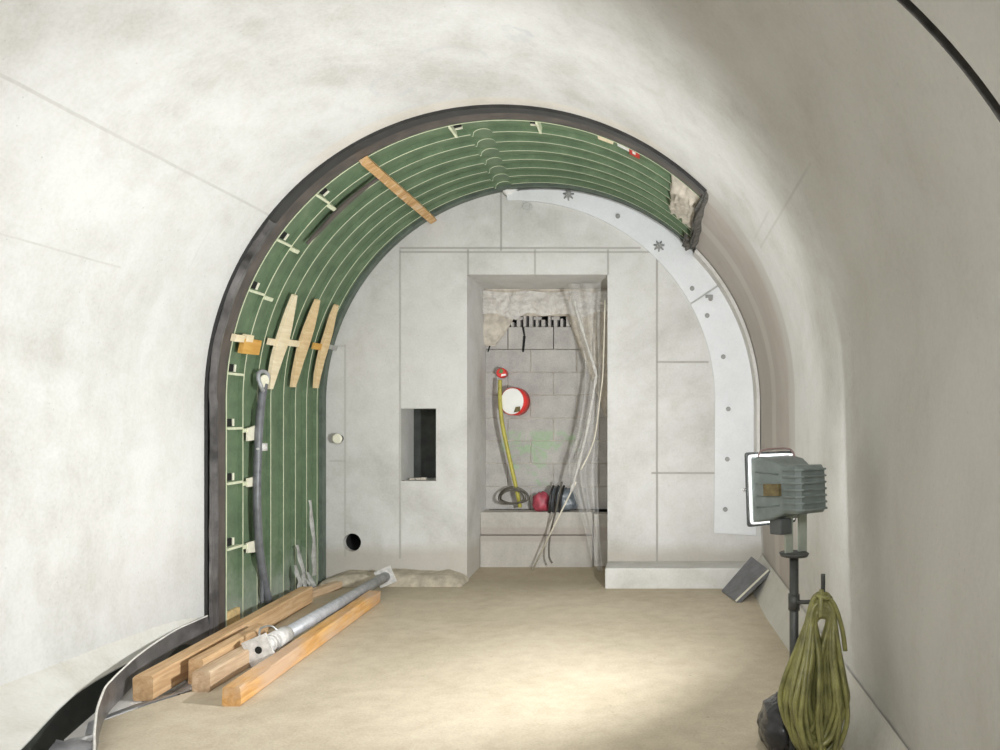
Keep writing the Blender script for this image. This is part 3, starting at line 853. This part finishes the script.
# the batten across the crown
m = MB(); rows = []
pts = [(363,158),(380,173),(398,189),(416,204.5),(432,219)]
for i, (px, py) in enumerate(pts):
    c_ = CYL(px, py, R-.002); n_ = inward(c_); up = n_.cross(Vector((0,1,0)))
    w_ = .027+.006*random.random()
    rows.append([c_-up*w_, c_-up*w_+n_*.03, c_+up*w_+n_*.03, c_+up*w_, c_-up*w_])
m.grid(rows, 0, False)
for r_ in (rows[0], rows[-1]): m.add(r_[:4], [(0,1,2,3)])
tag(m.build('wood_batten', wood('orange_white_batten', (.40,.22,.09), (.58,.36,.16), (.78,.70,.60), (4,9,4)), loc=CYL(398,189)), 'orange and white batten laid across the ribs at the upper left of the ring', 'batten')
# dark strap on the upper left
pts = [CYL(x, y, R-.004) for x, y in ((380,175),(366,186),(350,199),(334,214),(318,231),(306,243))]
m = MB(); rows = []
for i, p in enumerate(smooth_path(pts, 5)):
    w_ = .024*math.sin(PI*(i+1)/28)**.7 if i < 26 else .008
    w_ = max(w_, .006)
    rows.append([p+Vector((0,-w_,0)), p+Vector((0,-w_,0))+inward(p)*.012, p+Vector((0,w_,0))+inward(p)*.012, p+Vector((0,w_,0)), p+Vector((0,-w_,0))])
m.grid(rows, 0, False)
tag(m.build('rubber_strap', M['brown'], loc=pts[2]), 'dark rubber strap lying along the ribs below the orange and white batten', 'strap')

# ---------------------------------------------------------------- hoses in front of the ring
t = thing('grey_hose', CYL(266, 603, 1.69), 'dark grey hose hanging down the ribs to the floor by the timbers', 'hose')
pts = [CYL(x, y, 1.685) for x, y in ((264,384),(261,405),(259,428),(258,450),(257,480),(257,510),(259,545),(263,575),(269,602))]
m = MB(); m.tube(smooth_path(pts, 7), .026, 12); m.build('hose', M['hose'], t)
pts2 = [CYL(x, y, 1.69) for x, y in ((259,500),(261,540),(262,570),(262,603))]
m = MB(); m.tube(smooth_path(pts2, 6), .013, 8); m.build('thin_hose', M['hose'], t)
c_ = CYL(262, 447, 1.675); m = MB(); m.cyl(c_-Vector((0,0,.025)), c_+Vector((0,0,.025)), .033, 18); m.cyl(c_-Vector((.0,.06,.01)), c_+Vector((0,.06,-.01)), .008, 8); m.build('hose_coupling', M['galv_light'], t)
# split ring of film / loop at its top
c_ = CYL(263, 381, 1.68); n_ = inward(c_)
m = MB(); m.tube([c_+Vector((0, .055*math.cos(a), .065*math.sin(a)))+n_*.01*math.sin(a*2) for a in [2*PI*i/24 for i in range(24)]], .014, 8, closed=True); m.build('hose_loop', M['galv'], t)
m = MB(); m.tube([c_+n_*.002+Vector((0,.002,0)), c_+n_*.012], .042, 16); m.build('loop_disc', M['cream'], t)
# pale foam tape stuck on the ribs beside the hose
for z0, z1, label in ((426,441,'pale tape patch on the second rib at mid height beside the grey hose'), (477,487,'pale foam pad on the second rib beside the middle of the grey hose'), (541,553,'pale foam pad on the second rib beside the lower end of the grey hose')):
    a, b = CYL(246, (z0+z1)/2, R-.001), CYL(254.5, (z0+z1)/2-1, R-.001); h = (z1-z0)/2/155
    m = MB(); m.prism([a-Vector((0,0,h)), b-Vector((0,0,h)), b+Vector((0,0,h)), a+Vector((0,0,h*.7))], (.014,0,0))
    tag(m.build('foam_pad', M['cream'], loc=a), label, 'foam pad', 'pale pads on the second rib')
# ragged film strips at the foot of the ring, further back
t = thing('film_strips', Vector((-1.5,-.5,0)), 'torn grey film strips bunched at the foot of the ribs near the end wall', 'plastic strips')
for k, (x0, y0, x1, y1) in enumerate(((296,545,305,590),(294,565,300,592),(309,500,314,575),(300,575,314,590),(306,572,317,594))):
    a = CYL(x0, y0, 1.70); b = CYL(x1, y1, 1.66)
    mid_ = a.lerp(b, .55)+Vector((.02, -.02, 0))
    pp = smooth_path([a, mid_, b], 8); m = MB(); rows = []
    for i, p in enumerate(pp):
        w_ = .012+.026*i/len(pp)
        rows.append([p+Vector((.006*math.sin(i), -w_, 0)), p+Vector((.018, 0, 0)), p+Vector((.004*math.cos(i), w_, .004))])
    m.grid(rows); m.build('film_strip', M['cloth'], t)

# ================================================================ TIMBERS AND PROP
def beam(name, a0, a1, w, h, mat, label, group='timbers on the floor by the ring', tilt=0, wany=.004):
    """a0,a1: centre line at floor level; beam of width w, height h with slightly worn corners"""
    a0, a1 = Vector(a0), Vector(a1); d = a1-a0; L = d.length; ang = math.atan2(-d.x, d.y)
    pitch = math.asin(max(-1, min(1, d.z/L)))
    m = MB(); n_ = 24; rows = []
    bv = .008
    sec = [(-w/2+bv,0),(w/2-bv,0),(w/2,bv),(w/2,h-bv),(w/2-bv,h),(-w/2+bv,h),(-w/2,h-bv),(-w/2,bv)]
    for i in range(n_+1):
        y = L*i/n_; row = []
        for k, (x, z_) in enumerate(sec+[sec[0]]):
            kk = k % 8
            q = wany*noise.noise(Vector((kk*3.1, y*3, len(label)))) if z_ > bv else 0
            row.append((x+q, y, z_+(q if z_ > .02 else 0)))
        rows.append(row)
    m.grid(rows, 0, False)
    m.add(rows[0][:8], [tuple(range(8))]); m.add(rows[-1][:8], [tuple(range(8))])
    o = m.build(name, mat)
    o.location = a0; o.rotation_euler = (pitch, 0, ang)
    return tag(o, label, 'timber', group)
A0 = FL(231.5, 706.5); A1 = FL(374, 603)
beam('timber_beam', (A0.x, A0.y, 0), (A1.x, A1.y, 0), .085, .088, M['wood_orange'], 'orange-stained square timber nearest the open floor, its end facing the camera', wany=.012)
C0 = FL(143, 701); C1 = FL(306, 603)
beam('timber_beam', (C0.x, C0.y, 0), (C1.x, C1.y, 0), .09, .115, M['wood_brown'], 'long brown timber furthest left, next to the foot of the green ring')
B0 = FL(201, 692)
beam('timber_beam', (B0.x, B0.y, 0), (B0.x+.0, B0.y+.60, 0), .085, .098, M['wood_grey'], 'short grey-brown timber stub in front of the steel prop')
beam('timber_beam', (B0.x-.082, B0.y+.10, 0), (B0.x-.10, B0.y+.78, 0), .075, .125, M['wood_brown'], 'thin brown timber piece lying between the long timber and the short stub', wany=.008)
E0 = FL(318, 585, 0); E1 = FL(337, 577, 0)
beam('timber_offcut', (-1.60, -.72, 0), (-1.515, -.29, 0), .075, .055, M['wood_grey'], 'pale timber offcut on the floor at the back foot of the ring')
# galvanised prop
p0 = P(254, 655, 4.16); p1 = P(386, 575, 6.12); p0.x += .0; p0.z = .092; p1.z = .088; p0.x += .022
dirv = (p1-p0).normalized(); side = dirv.cross(Vector((0,0,1))).normalized(); upv = side.cross(dirv)
t = thing('steel_prop', (p0.x, p0.y, 0), 'galvanised adjustable steel prop lying on the floor between the timbers', 'prop')
def along(s): return p0+dirv*s
L = (p1-p0).length
m = MB(); m.cyl(along(.30), along(L-.02), .038, 24); m.build('outer_tube', M['galv'], t)
m = MB(); m.cyl(along(.01), along(.34), .036, 24); m.cyl(along(.16), along(.30), .050, 24); m.cyl(along(.10), along(.125), .046, 24); m.build('collar', M['galv_light'], t)
m = MB(); m.tube(smooth_path([along(.22)+side*.0+upv*.04, along(.20)+upv*.075-side*.03, along(.13)+upv*.08-side*.05, along(.09)+upv*.05-side*.04], 5), .006, 8); m.build('pin', M['steel'], t)
def plate(s, hw, name):
    c_ = along(s); n_ = 20; m = MB()
    outer = [(-hw,-hw),(hw,-hw),(hw,hw),(-hw,hw)]
    # square plate with a round hole in the middle
    out, inn = [], []
    for k in range(n_):
        a = 2*PI*k/n_+PI/4; c1, s1 = math.cos(a), math.sin(a); q = hw/max(abs(c1), abs(s1))
        S2 = side*.92+upv*.39; U2 = upv*.92-side*.39
        out.append(c_+S2*(q*c1)+U2*(q*s1)); inn.append(c_+S2*(.02*c1)+U2*(.02*s1))
    o2 = [p+dirv*.012 for p in out]; i2 = [p+dirv*.012 for p in inn]
    V = out+inn+o2+i2; fs = []
    for k in range(n_):
        j = (k+1) % n_
        fs += [(k, j, n_+j, n_+k), (2*n_+k, 3*n_+k, 3*n_+j, 2*n_+j), (k, 2*n_+k, 2*n_+j, j), (n_+k, n_+j, 3*n_+j, 3*n_+k)]
    m.add(V, fs); m.build(name, M['galv_light'], t)
plate(0, .068, 'end_plate'); plate(L-.02, .066, 'end_plate')
m = MB(); m.cyl(along(.003), along(.011), .0198, 16); m.build('plate_hole', M['hole'], t)

# ================================================================ RUBBER STRIP ALONG THE LEFT KERB
path = [Vector((-1.70, -1.72, 0))]+[P(*p) for p in ((192,622,4.55),(172,633,4.316),(140,655,3.916),(118,675,3.61),(105,690,3.41),(98,712,3.156),(95,740,2.88),(94,790,2.50))]
path = [Vector((max(p.x, -1.70), p.y, .018)) for p in path]
pp = smooth_path(path, 8); m = MB(); rows = []; n_ = len(pp)
tang = []
for i, p in enumerate(pp):
    tg = (pp[min(i+1, n_-1)]-pp[max(i-1, 0)]).normalized(); nr = Vector((-tg.y, tg.x, 0))  # to the left of travel
    h = .122
    w1 = .006*noise.noise(Vector((i*.2, 0, 2)))
    rows.append([p, p+nr*(.008+w1)+Vector((0,0,h*.5)), p+nr*w1+Vector((0,0,h)), p-nr*.006+Vector((0,0,h)), p-nr*(.012-w1)+Vector((0,0,h*.5)), p-nr*.012, p])
m.grid(rows)
t = tag(m.build('rubber_strip', M['grey_film'], loc=path[0], sharp=50), 'dark dusty rubber strip standing on edge and curving along the left kerb', 'rubber strip')
m = MB(); m.tube([r_[2].lerp(r_[3], .5)+Vector((0,0,.003)) for r_ in rows], .0045, 6); m.build('top_edge', M['lip'], t)
m = MB(); m.tube([r_[5].lerp(r_[4], .95-.9*i/32)+(r_[5]-r_[0]).normalized()*.006 for i, r_ in enumerate(rows[3:36])], .0055, 6); m.build('side_fin', M['lip'], t)
# dark membrane in the trench between kerb and strip
kp = [Vector((x+.002, y, 0)) for x, y in ke[1:]]
rows = []
for i in range(len(kp)):
    v = i/(len(kp)-1); a = kp[i]; j = int((1-v)*(n_-1)); b = pp[j]
    edge_k = a
    row = [Vector((edge_k.x+.001, edge_k.y, .097)), Vector((edge_k.x+.012, edge_k.y, .02))]
    for k in range(1, 6):
        u = k/5*(.80 if v > .35 else .62); q = edge_k.lerp(b, u)
        row.append(Vector((q.x+.02, q.y, -.03+.008*noise.noise(Vector((i*.4, k, 1))))))
    rows.append(row)
m = MB(); m.grid(rows)
tag(m.build('rubber_membrane', simple('dark_green_black_membrane', (.022,.026,.021), .6, 0, .4, 8), loc=(-1.5,-3,0)), 'dark membrane lining the trench between the left kerb and the rubber strip', 'membrane')
# crumpled grey plastic at the bottom edge
c_ = FL(62, 752, -.02)
rows = []
for i in range(13):
    row = []
    for j in range(13):
        x = c_.x-.10+.22*j/12; y = c_.y-.45+.5*i/12
        row.append(Vector((x+.12*(1-i/12), y, -.02+.035*abs(noise.noise(Vector((x*11, y*6, 3))))+.02)))
    rows.append(row)
m = MB(); m.grid(rows)
tag(m.build('plastic_scrap', simple('lilac_grey_film', (.28,.28,.30), .3, 0, .5, 9, .4), loc=c_), 'crumpled grey plastic scrap in the trench at the bottom left', 'plastic scrap')

# ================================================================ WHITE CURVED BOARDS
IC, IR = Vector((sx(516), 0, sz(400))), 199/125.0
def board(t0, t1, name, label, tail=None):
    """between the arch line and an off-centre inner circle; t in degrees about the arch axis"""
    outer, inner = [], []
    n_ = 28
    for i in range(n_+1):
        a = math.radians(t0+(t1-t0)*i/n_); d = Vector((math.cos(a), 0, math.sin(a)))
        po = Vector((0,0,AX))+d*(R-.008)
        # ray from axis to inner circle
        oc = Vector((0,0,AX))-IC; b = oc.dot(d); cc = oc.dot(oc)-IR*IR
        s_ = -b+math.sqrt(max(0, b*b-cc)); s_ = min(s_, R-.03)
        outer.append(po); inner.append(Vector((0,0,AX))+d*s_)
    if tail is not None:
        outer.append(Vector((R-.012, 0, tail+.0))); inner.append(Vector((sx(714), 0, tail+.02)))
    m = MB(); th = -.022; V = []
    for o_, i_ in zip(outer, inner): V += [o_+Vector((0,-.003,0)), i_+Vector((0,-.003,0)), i_+Vector((0,th,0)), o_+Vector((0,th,0))]
    fs = []; n2 = len(outer)
    for i in range(n2-1):
        for k in range(4): fs.append((i*4+k, i*4+(k+1) % 4, (i+1)*4+(k+1) % 4, (i+1)*4+k))
    fs += [(0,1,2,3), ((n2-1)*4+3, (n2-1)*4+2, (n2-1)*4+1, (n2-1)*4)]
    m.add(V, fs)
    return tag(m.build(name, M['white_panel'], loc=(0,0,AX)), label, 'panel', 'white curved boards')
up = board(99.5, 34.2, 'curved_panel', 'upper white curved board on the end wall, from the crown to the cross seam')
m = MB(); m.tube([Vector((sx(510), .0, sz(188))), Vector((sx(510), -.03, sz(188))), Vector((sx(511), -.045, sz(188.5)))], [.075,.06,.03], 12); m.build('plaster_dab', M['mortar_white'], up)
lo = board(33.7, 0, 'curved_panel', 'lower white curved board on the end wall, from the cross seam to its foot', tail=sz(535))
def screw(px, py, par, star):
    c_ = Vector((sx(px), -.025, sz(py))); m = MB()
    if star:
        for k in range(7):
            a = k*2*PI/7+.2; e = c_+Vector((math.cos(a)*.045, -.004, math.sin(a)*.045))
            m.tube([c_+Vector((0,-.012,0)), e], [.011,.005], 6)
        m.cyl(c_+Vector((0,.002,0)), c_+Vector((0,-.02,0)), .02, 12)
        return m.build('anchor', M['screw'], par, loc=c_)
    m.cyl(c_+Vector((0,.003,0)), c_+Vector((0,-.008,0)), .019, 14); m.cyl(c_, c_+Vector((0,-.016,0)), .009, 8)
    return m.build('screw', M['screw'], par, loc=c_)
for px, py, s_ in ((569,196,1),(659,247,1),(618,217,0),(692,289,0)): screw(px, py, up, s_)
for px, py in ((707,316),(723,357),(728,409),(727,459),(725,509)): screw(px, py, lo, 0)
m = MB(); c_ = Vector((sx(709), -.03, sz(297))); m.box(c_-Vector((.03,.006,.012)), c_+Vector((.03,.004,.012)), mat=None); m.cyl(c_+Vector((.01,0,-.02)), c_+Vector((.01,-.02,-.02)), .018, 12)
m.build('seam_clip', M['screw'], lo, loc=c_)
# narrow pale return strip along the arch on the right
m = MB(); rows = []
for i in range(32):
    a = 44.5-44.5*i/28 if i <= 28 else None
    pts_ = []
    for r_, y_ in ((R-.004,-.022),(R-.03,-.022),(R-.022,-.16),(R+.004,-.16)):
        if a is not None: pts_.append(arcpt(a, r_, y_))
        else: pts_.append(Vector((r_, y_, AX-(i-28)*.28)))
    rows.append(pts_+[pts_[0]])
m.grid(rows)
tag(m.build('edge_strip', concrete('pale_render', (.64,.63,.61)), loc=(R,0,AX), sharp=40), 'narrow pale rendered strip edging the outside of the white curved boards', 'edging')
# bolt caps and rings on the end wall
c_ = Vector((sx(340), 0, sz(438.5)))
t = thing('capped_stub', c_, 'small round cream cap on a stub left of the slot recess', 'cap')
m = MB(); m.cyl(c_+Vector((0,.01,0)), c_+Vector((0,-.05,0)), .03, 20); m.build('stub', M['dark_steel'], t, loc=c_)
m = MB(); m.tube([c_+Vector((0,-.05,0)), c_+Vector((0,-.065,0)), c_+Vector((0,-.07,0))], [.04,.04,.03], 20); m.build('cap', M['cream'], t, loc=c_)
for px, py, lab in ((527,207,'faint round filled plug in the end wall below the crown'),):
    c_ = Vector((sx(px), -.002, sz(py))); m = MB()
    m.tube([c_+Vector((0,.004,0)), c_+Vector((0,-.004,0))], .045, 20); m.tube([c_+Vector((.03*math.cos(a), -.004, .03*math.sin(a))) for a in [2*PI*i/20 for i in range(20)]], .006, 6, closed=True)
    tag(m.build('filled_plug', simple('grey_filler', (.45,.45,.43), .8), loc=c_), lab, 'plug')

# grey board leaning in the right corner
bl = [P(721, 593, 5.98), P(736, 608.5, 5.62), P(769, 570, 5.80), P(751, 556, 6.12)]
bl[0].z = max(bl[0].z, .012); bl[1].z = .012
m = MB()
nrm = (bl[1]-bl[0]).cross(bl[3]-bl[0]).normalized()
if nrm.y > 0: nrm = -nrm
m.prism([p-nrm*.03 for p in bl], nrm*.026)
t = tag(m.build('leaning_board', M['slab_grey'], loc=bl[1]), 'slate grey board leaning in the corner by the right wall', 'board')
e0, e1 = bl[1], bl[2]; dd = (bl[0]-bl[1]).normalized()
m = MB(); m.prism([e0-nrm*.004, e1-nrm*.004, e1-nrm*.004+dd*.022, e0-nrm*.004+dd*.022], nrm*.006); m.build('pale_edge', M['cream'], t)

# ================================================================ WORK LIGHT
d0 = 3.08
c0 = P(771, 488, d0)
u = Vector((-.99, .144, 0)); v = Vector((.144, .99, 0))
nrm = (u*math.cos(math.radians(45))+v*math.sin(math.radians(45))); nrm.z = -.05; nrm.normalize()
tx = Vector((0,0,1)).cross(nrm).normalized(); tz = nrm.cross(tx)          # across the face, up the face
pole = P(794, 560, 3.0); pole.z = 0
wl = thing('work_light', pole, 'grey halogen floodlight on a thin dark stand beside the right wall', 'work light')
def W(a, b, c_): return c0+tx*a+tz*b+nrm*c_
def loop(w, h, dep, rr=.012, n_=4):
    pts = []
    for cx, cz, a0 in ((w-rr, h-rr, 0), (-w+rr, h-rr, 90), (-w+rr, -h+rr, 180), (w-rr, -h+rr, 270)):
        for k in range(n_+1):
            a = math.radians(a0+90*k/n_); pts.append(W(cx+rr*math.cos(a), cz+rr*math.sin(a), dep))
    return pts
def loft(loops, closed_end=None, mi=0):
    m = MB(); rows = [l+[l[0]] for l in loops]; m.grid(rows, mi, True)
    return m
# housing: an open shell, funnel then rear box
m = loft([loop(.110,.122,-.012), loop(.110,.122,-.030), loop(.098,.112,-.085), loop(.080,.094,-.125), loop(.074,.088,-.14), loop(.074,.088,-.20), loop(.062,.076,-.218), loop(.04,.05,-.219,.02)])
m.add(loop(.04,.05,-.219,.02), [tuple(range(20))])
hs = m.build('housing', M['lamp_body'], wl, loc=c0, sharp=28)
# fins on the rear box and ribs along the funnel
for k in range(7):
    z_ = -.072+.024*k
    m = MB(); prof = [W(.0755,z_,-.14), W(.084,z_,-.145), W(.084,z_,-.205), W(.06,z_,-.228), W(-.06,z_,-.228), W(-.084,z_,-.205), W(-.084,z_,-.145), W(-.0755,z_,-.14), W(-.0755,z_,-.20), W(-.06,z_,-.2185), W(.06,z_,-.2185), W(.0755,z_,-.20)]
    a = [p-tz*.003 for p in prof]; b = [p+tz*.003 for p in prof]; V = a+b; q = len(prof)
    fs = [(i, (i+1) % q, q+(i+1) % q, q+i) for i in range(q)]
    quads = [(0,1,2,11),(11,2,3,10),(10,3,4,9),(9,4,5,8),(8,5,6,7)]
    fs += quads+[tuple(q+i for i in reversed(f)) for f in quads]
    m.add(V, fs); m.build('cooling_fin', M['lamp_body'], hs)
for s_ in (-1, 1):
    for k in range(4):
        z_ = -.066+.044*k
        m = MB(); m.tube([W(s_*.111, z_, -.034), W(s_*.1, z_*.95, -.086), W(s_*.083, z_*.86, -.124)], .0028, 6); m.build('side_rib', M['lamp_body'], hs)
# gasket, bezel, glass
m = loft([loop(.112,.124,-.011), loop(.118,.131,-.010), loop(.118,.131,-.003), loop(.112,.124,-.003), loop(.112,.124,-.011)]); m.build('gasket', M['gasket'], wl, loc=c0, sharp=30)
m = loft([loop(.108,.120,-.0025), loop(.127,.140,-.0025), loop(.127,.140,.006), loop(.108,.120,.002), loop(.108,.120,-.0025)]); m.build('bezel', M['lamp_dark'], wl, loc=c0, sharp=30)
m = MB(); m.add(loop(.1085,.1205,.001), [tuple(range(20))]); m.build('glass', M['glass'], wl, loc=c0)
m = MB(); m.cyl(W(.127,.0,.004), W(.145,.0,.004), .006, 10); m.build('latch_knob', M['alu'], wl, loc=c0)
# reflector and tube inside
m = MB(); rows = []
for i in range(13):
    a = -PI/2+PI*i/12; x_ = .085*math.sin(a); dep = -.012-.07*math.cos(a)
    rows.append([W(x_, -.095, dep), W(x_, .095, dep)])
m.grid(rows); m.build('reflector', M['alu'], wl, loc=c0)
m = MB(); m.cyl(W(0,-.06,-.016), W(0,.06,-.016), .005, 12); m.build('lamp_tube', M['tube'], wl, loc=c0)
# wire handle on top and clip on the side
m = MB(); m.tube(smooth_path([W(.09,.120,-.032), W(.085,.140,-.035), W(.05,.150,-.04), W(-.04,.150,-.045), W(-.07,.140,-.05), W(-.075,.112,-.06)], 6), .004, 8); m.build('carry_handle', simple('dull_pink_wire', (.36,.26,.25)), wl, loc=c0)
m = MB()
cc = W(-.100, .0, -.085); s1 = (W(-.098,0,-.085)-W(-.082,0,-.125)).normalized(); 
m.prism([W(.100,-.022,-.075), W(.078,-.022,-.132), W(.078,.022,-.132), W(.100,.022,-.075)], tx*.014); m.build('side_clip', M['rust'], wl, loc=c0)
# terminal box beneath, bracket, plate, pole, feet
m = MB()
Lm = Matrix((( tx.x, tz.x, nrm.x, c0.x), (tx.y, tz.y, nrm.y, c0.y), (tx.z, tz.z, nrm.z, c0.z), (0,0,0,1)))
m.box((.01,-.168,-.115), (.07,-.108,-.055), mat=Lm, bev=.006); m.build('terminal_box', M['lamp_dark'], wl, loc=c0)
pz = P(796, 553, 3.0).z
br = P(796, 553, 3.16); 
side_b = Vector((.84,.55,0)).normalized()
for s_, ww in ((-1, .018), (1, .020)):
    base = Vector((pole.x, pole.y, pz)); cb = base+side_b*(.008+s_*.034)
    e = Vector((-side_b.y, side_b.x, 0))
    m = MB(); a_ = cb-side_b*ww-e*.004; b_ = cb+side_b*ww-e*.004
    topz = Vector((0,0,.17 if s_ < 0 else .16)) 
    m.prism([a_, b_, b_+topz, a_+topz], e*.008); m.build('bracket_arm', M['lamp_bracket'], wl, loc=base)
m = MB(); base = Vector((pole.x, pole.y, pz)); m.tube([base+Vector((0,0,-.012)), base+Vector((0,0,.0)), base+Vector((0,0,.004))], [.05,.056,.05], 24); m.build('mounting_disc', M['dark_steel'], wl, loc=base)
m = MB(); m.cyl(pole+Vector((0,0,.012)), base+Vector((0,0,-.01)), .017, 18); m.build('pole', M['dark_steel'], wl, loc=pole)
m = MB(); m.cyl(pole+Vector((0,0,.58)), pole+Vector((0,0,.64)), .0215, 18); m.build('clamp_sleeve', M['dark_steel'], wl, loc=pole)
hook_tip = P(823, 574, 2.90)
m = MB(); m.tube(smooth_path([pole+Vector((.0,.0,.61)), P(808,602,2.95), P(822,599,2.905), P(823,588,2.90), hook_tip], 5), .008, 8); m.build('hook', M['dark_steel'], wl, loc=pole)
for adeg in (45, 250, 312):
    a = math.radians(adeg); e = pole+Vector((.16*math.cos(a), .16*math.sin(a), .008)); e.x = min(e.x, 1.62)
    m = MB(); m.tube([pole+Vector((0,0,.10)), pole.lerp(e, .5)+Vector((0,0,.05)), e], .010, 8); m.build('leg', M['dark_steel'], wl, loc=pole)

# coiled hose hung on the stand hook
hk = P(822, 592, 2.90)
m = MB(); rng = random.Random(3)
NL = 34
for k in range(NL):
    u_ = (k+.5)/NL*2-1
    wl_ = .03+.075*rng.random(); cx = u_*(.125-wl_)*.62; dy = rng.uniform(-.06,.06)
    bot = .085+.10*rng.random()**1.6; top = hk.z+rng.uniform(-.045, .004)-abs(u_)*.05
    skew = rng.uniform(-.02,.02)-.01
    c_ = Vector((hk.x, hk.y, 0))
    xs_ = [(.0, top), (.030+.01*rng.random(), top-.03), (wl_*.62, top-.15), (wl_*.92, (top+bot)*.45), (wl_*1.0, bot+.13), (wl_*.62, bot+.03), (0, bot), (-wl_*.62, bot+.03), (-wl_*1.0, bot+.13), (-wl_*.92, (top+bot)*.45), (-wl_*.62, top-.15), (-.030-.01*rng.random(), top-.03)]
    pts_ = []
    for i, (x_, z_) in enumerate(xs_):
        f_ = max(0, min(1, (top-z_)/.3))
        front = 1 if 0 < i < 6 else (-1 if i > 6 else 0)
        pts_.append(c_+Vector((x_+cx*f_+skew*f_-.012*f_, (dy+front*.03*(1-abs(u_)))*f_+rng.uniform(-.006,.006)-.02*f_, z_)))
    m.tube(smooth_path(pts_, 5, closed=True), .0098, 7, closed=True)
ch = thing('hose_coil', (hk.x, hk.y, .085), 'coil of olive green hose hanging from the hook of the floodlight stand', 'hose coil')
m.build('hose', M['cable_green'], ch, loc=hk)
m = MB(); m.tube(smooth_path([hk+Vector((.014,-.005,-.01)), hk+Vector((.045,-.01,-.05)), hk+Vector((.07,-.012,-.13)), hk+Vector((.082,-.01,-.21))], 6), .0085, 8); m.tube(smooth_path([hk+Vector((-.006,-.02,.012)), hk+Vector((-.012,-.04,-.03)), hk+Vector((-.014,-.05,-.08))], 6), .009, 8); m.build('loose_end', M['cable_green'], ch, loc=hk)
m = MB(); cpt = hk+Vector((0,-.01,-.012)); m.tube([cpt+Vector((.021*math.cos(a), .026*math.sin(a), .004*math.sin(2*a))) for a in [2*PI*i/18 for i in range(18)]], .009, 8, closed=True); m.build('tie', M['cable_green'], ch, loc=hk)

# dark plastic bag behind the coil
c_ = FL(783, 752, .0); c_ = Vector((c_.x-.01, c_.y+.02, .10))
m = blob(c_, .085, .13, .11, 15, .16, 36)
tag(m.build('plastic_bag', simple('shiny_black_plastic', (.035,.035,.038), .18, 0, .5, 10, .6), loc=(c_.x, c_.y, 0)), 'shiny crumpled black plastic bag on the floor left of the hose coil', 'bag')

# ================================================================ LIGHT
wd = bpy.data.worlds.new('tunnel_air'); sc.world = wd; wd.use_nodes = True
bg = wd.node_tree.nodes['Background']; bg.inputs[0].default_value = (.95,.97,1,1); bg.inputs[1].default_value = .40
def light(name, kind, loc, energy, col, **kw):
    l = bpy.data.lights.new(name, kind); l.energy = energy; l.color = col
    for k, v_ in kw.items(): setattr(l, k, v_)
    o = bpy.data.objects.new(name, l); C.objects.link(o); o.location = loc; return o
lp = light('halogen_light', 'POINT', W(0,0,-.004), 8, (.985,.99,1.0), shadow_soft_size=.012)
lr = light('halogen_reflector_light', 'SPOT', W(0,0,-.008), 440, (.985,.99,1.0), spot_size=math.radians(154), spot_blend=1.0, shadow_soft_size=.05)
lr.rotation_euler = (-(nrm+Vector((-.32,-.06,.27)))).to_track_quat('Z', 'Y').to_euler()
# added fill light, unseen behind the camera, brightening mainly the left wall
bl_ = light('added_fill_light', 'AREA', (.9, -7.6, 2.7), 125, (.985,.99,1.0), size=.6)
bl_.rotation_euler = (-Vector((-.72,.68,-.12))).to_track_quat('Z', 'Y').to_euler()

# ================================================================ CAMERA
cd = bpy.data.cameras.new('camera'); cam = bpy.data.objects.new('camera', cd); C.objects.link(cam)
cam.location = CAM; cam.rotation_euler = (PI/2, 0, 0)
cd.sensor_width = 36; cd.lens = 36*F/1000; cd.shift_x = -(VX-500)/1000; cd.shift_y = (VY-375)/1000
cd.clip_start = .05
sc.camera = cam
vs = sc.view_settings; vs.view_transform = 'Standard'; vs.look = 'None'; vs.gamma = 1; vs.exposure = 0.14
vs.use_curve_mapping = False
sc.cycles.max_bounces = 12; sc.cycles.diffuse_bounces = 8; sc.cycles.transparent_max_bounces = 16
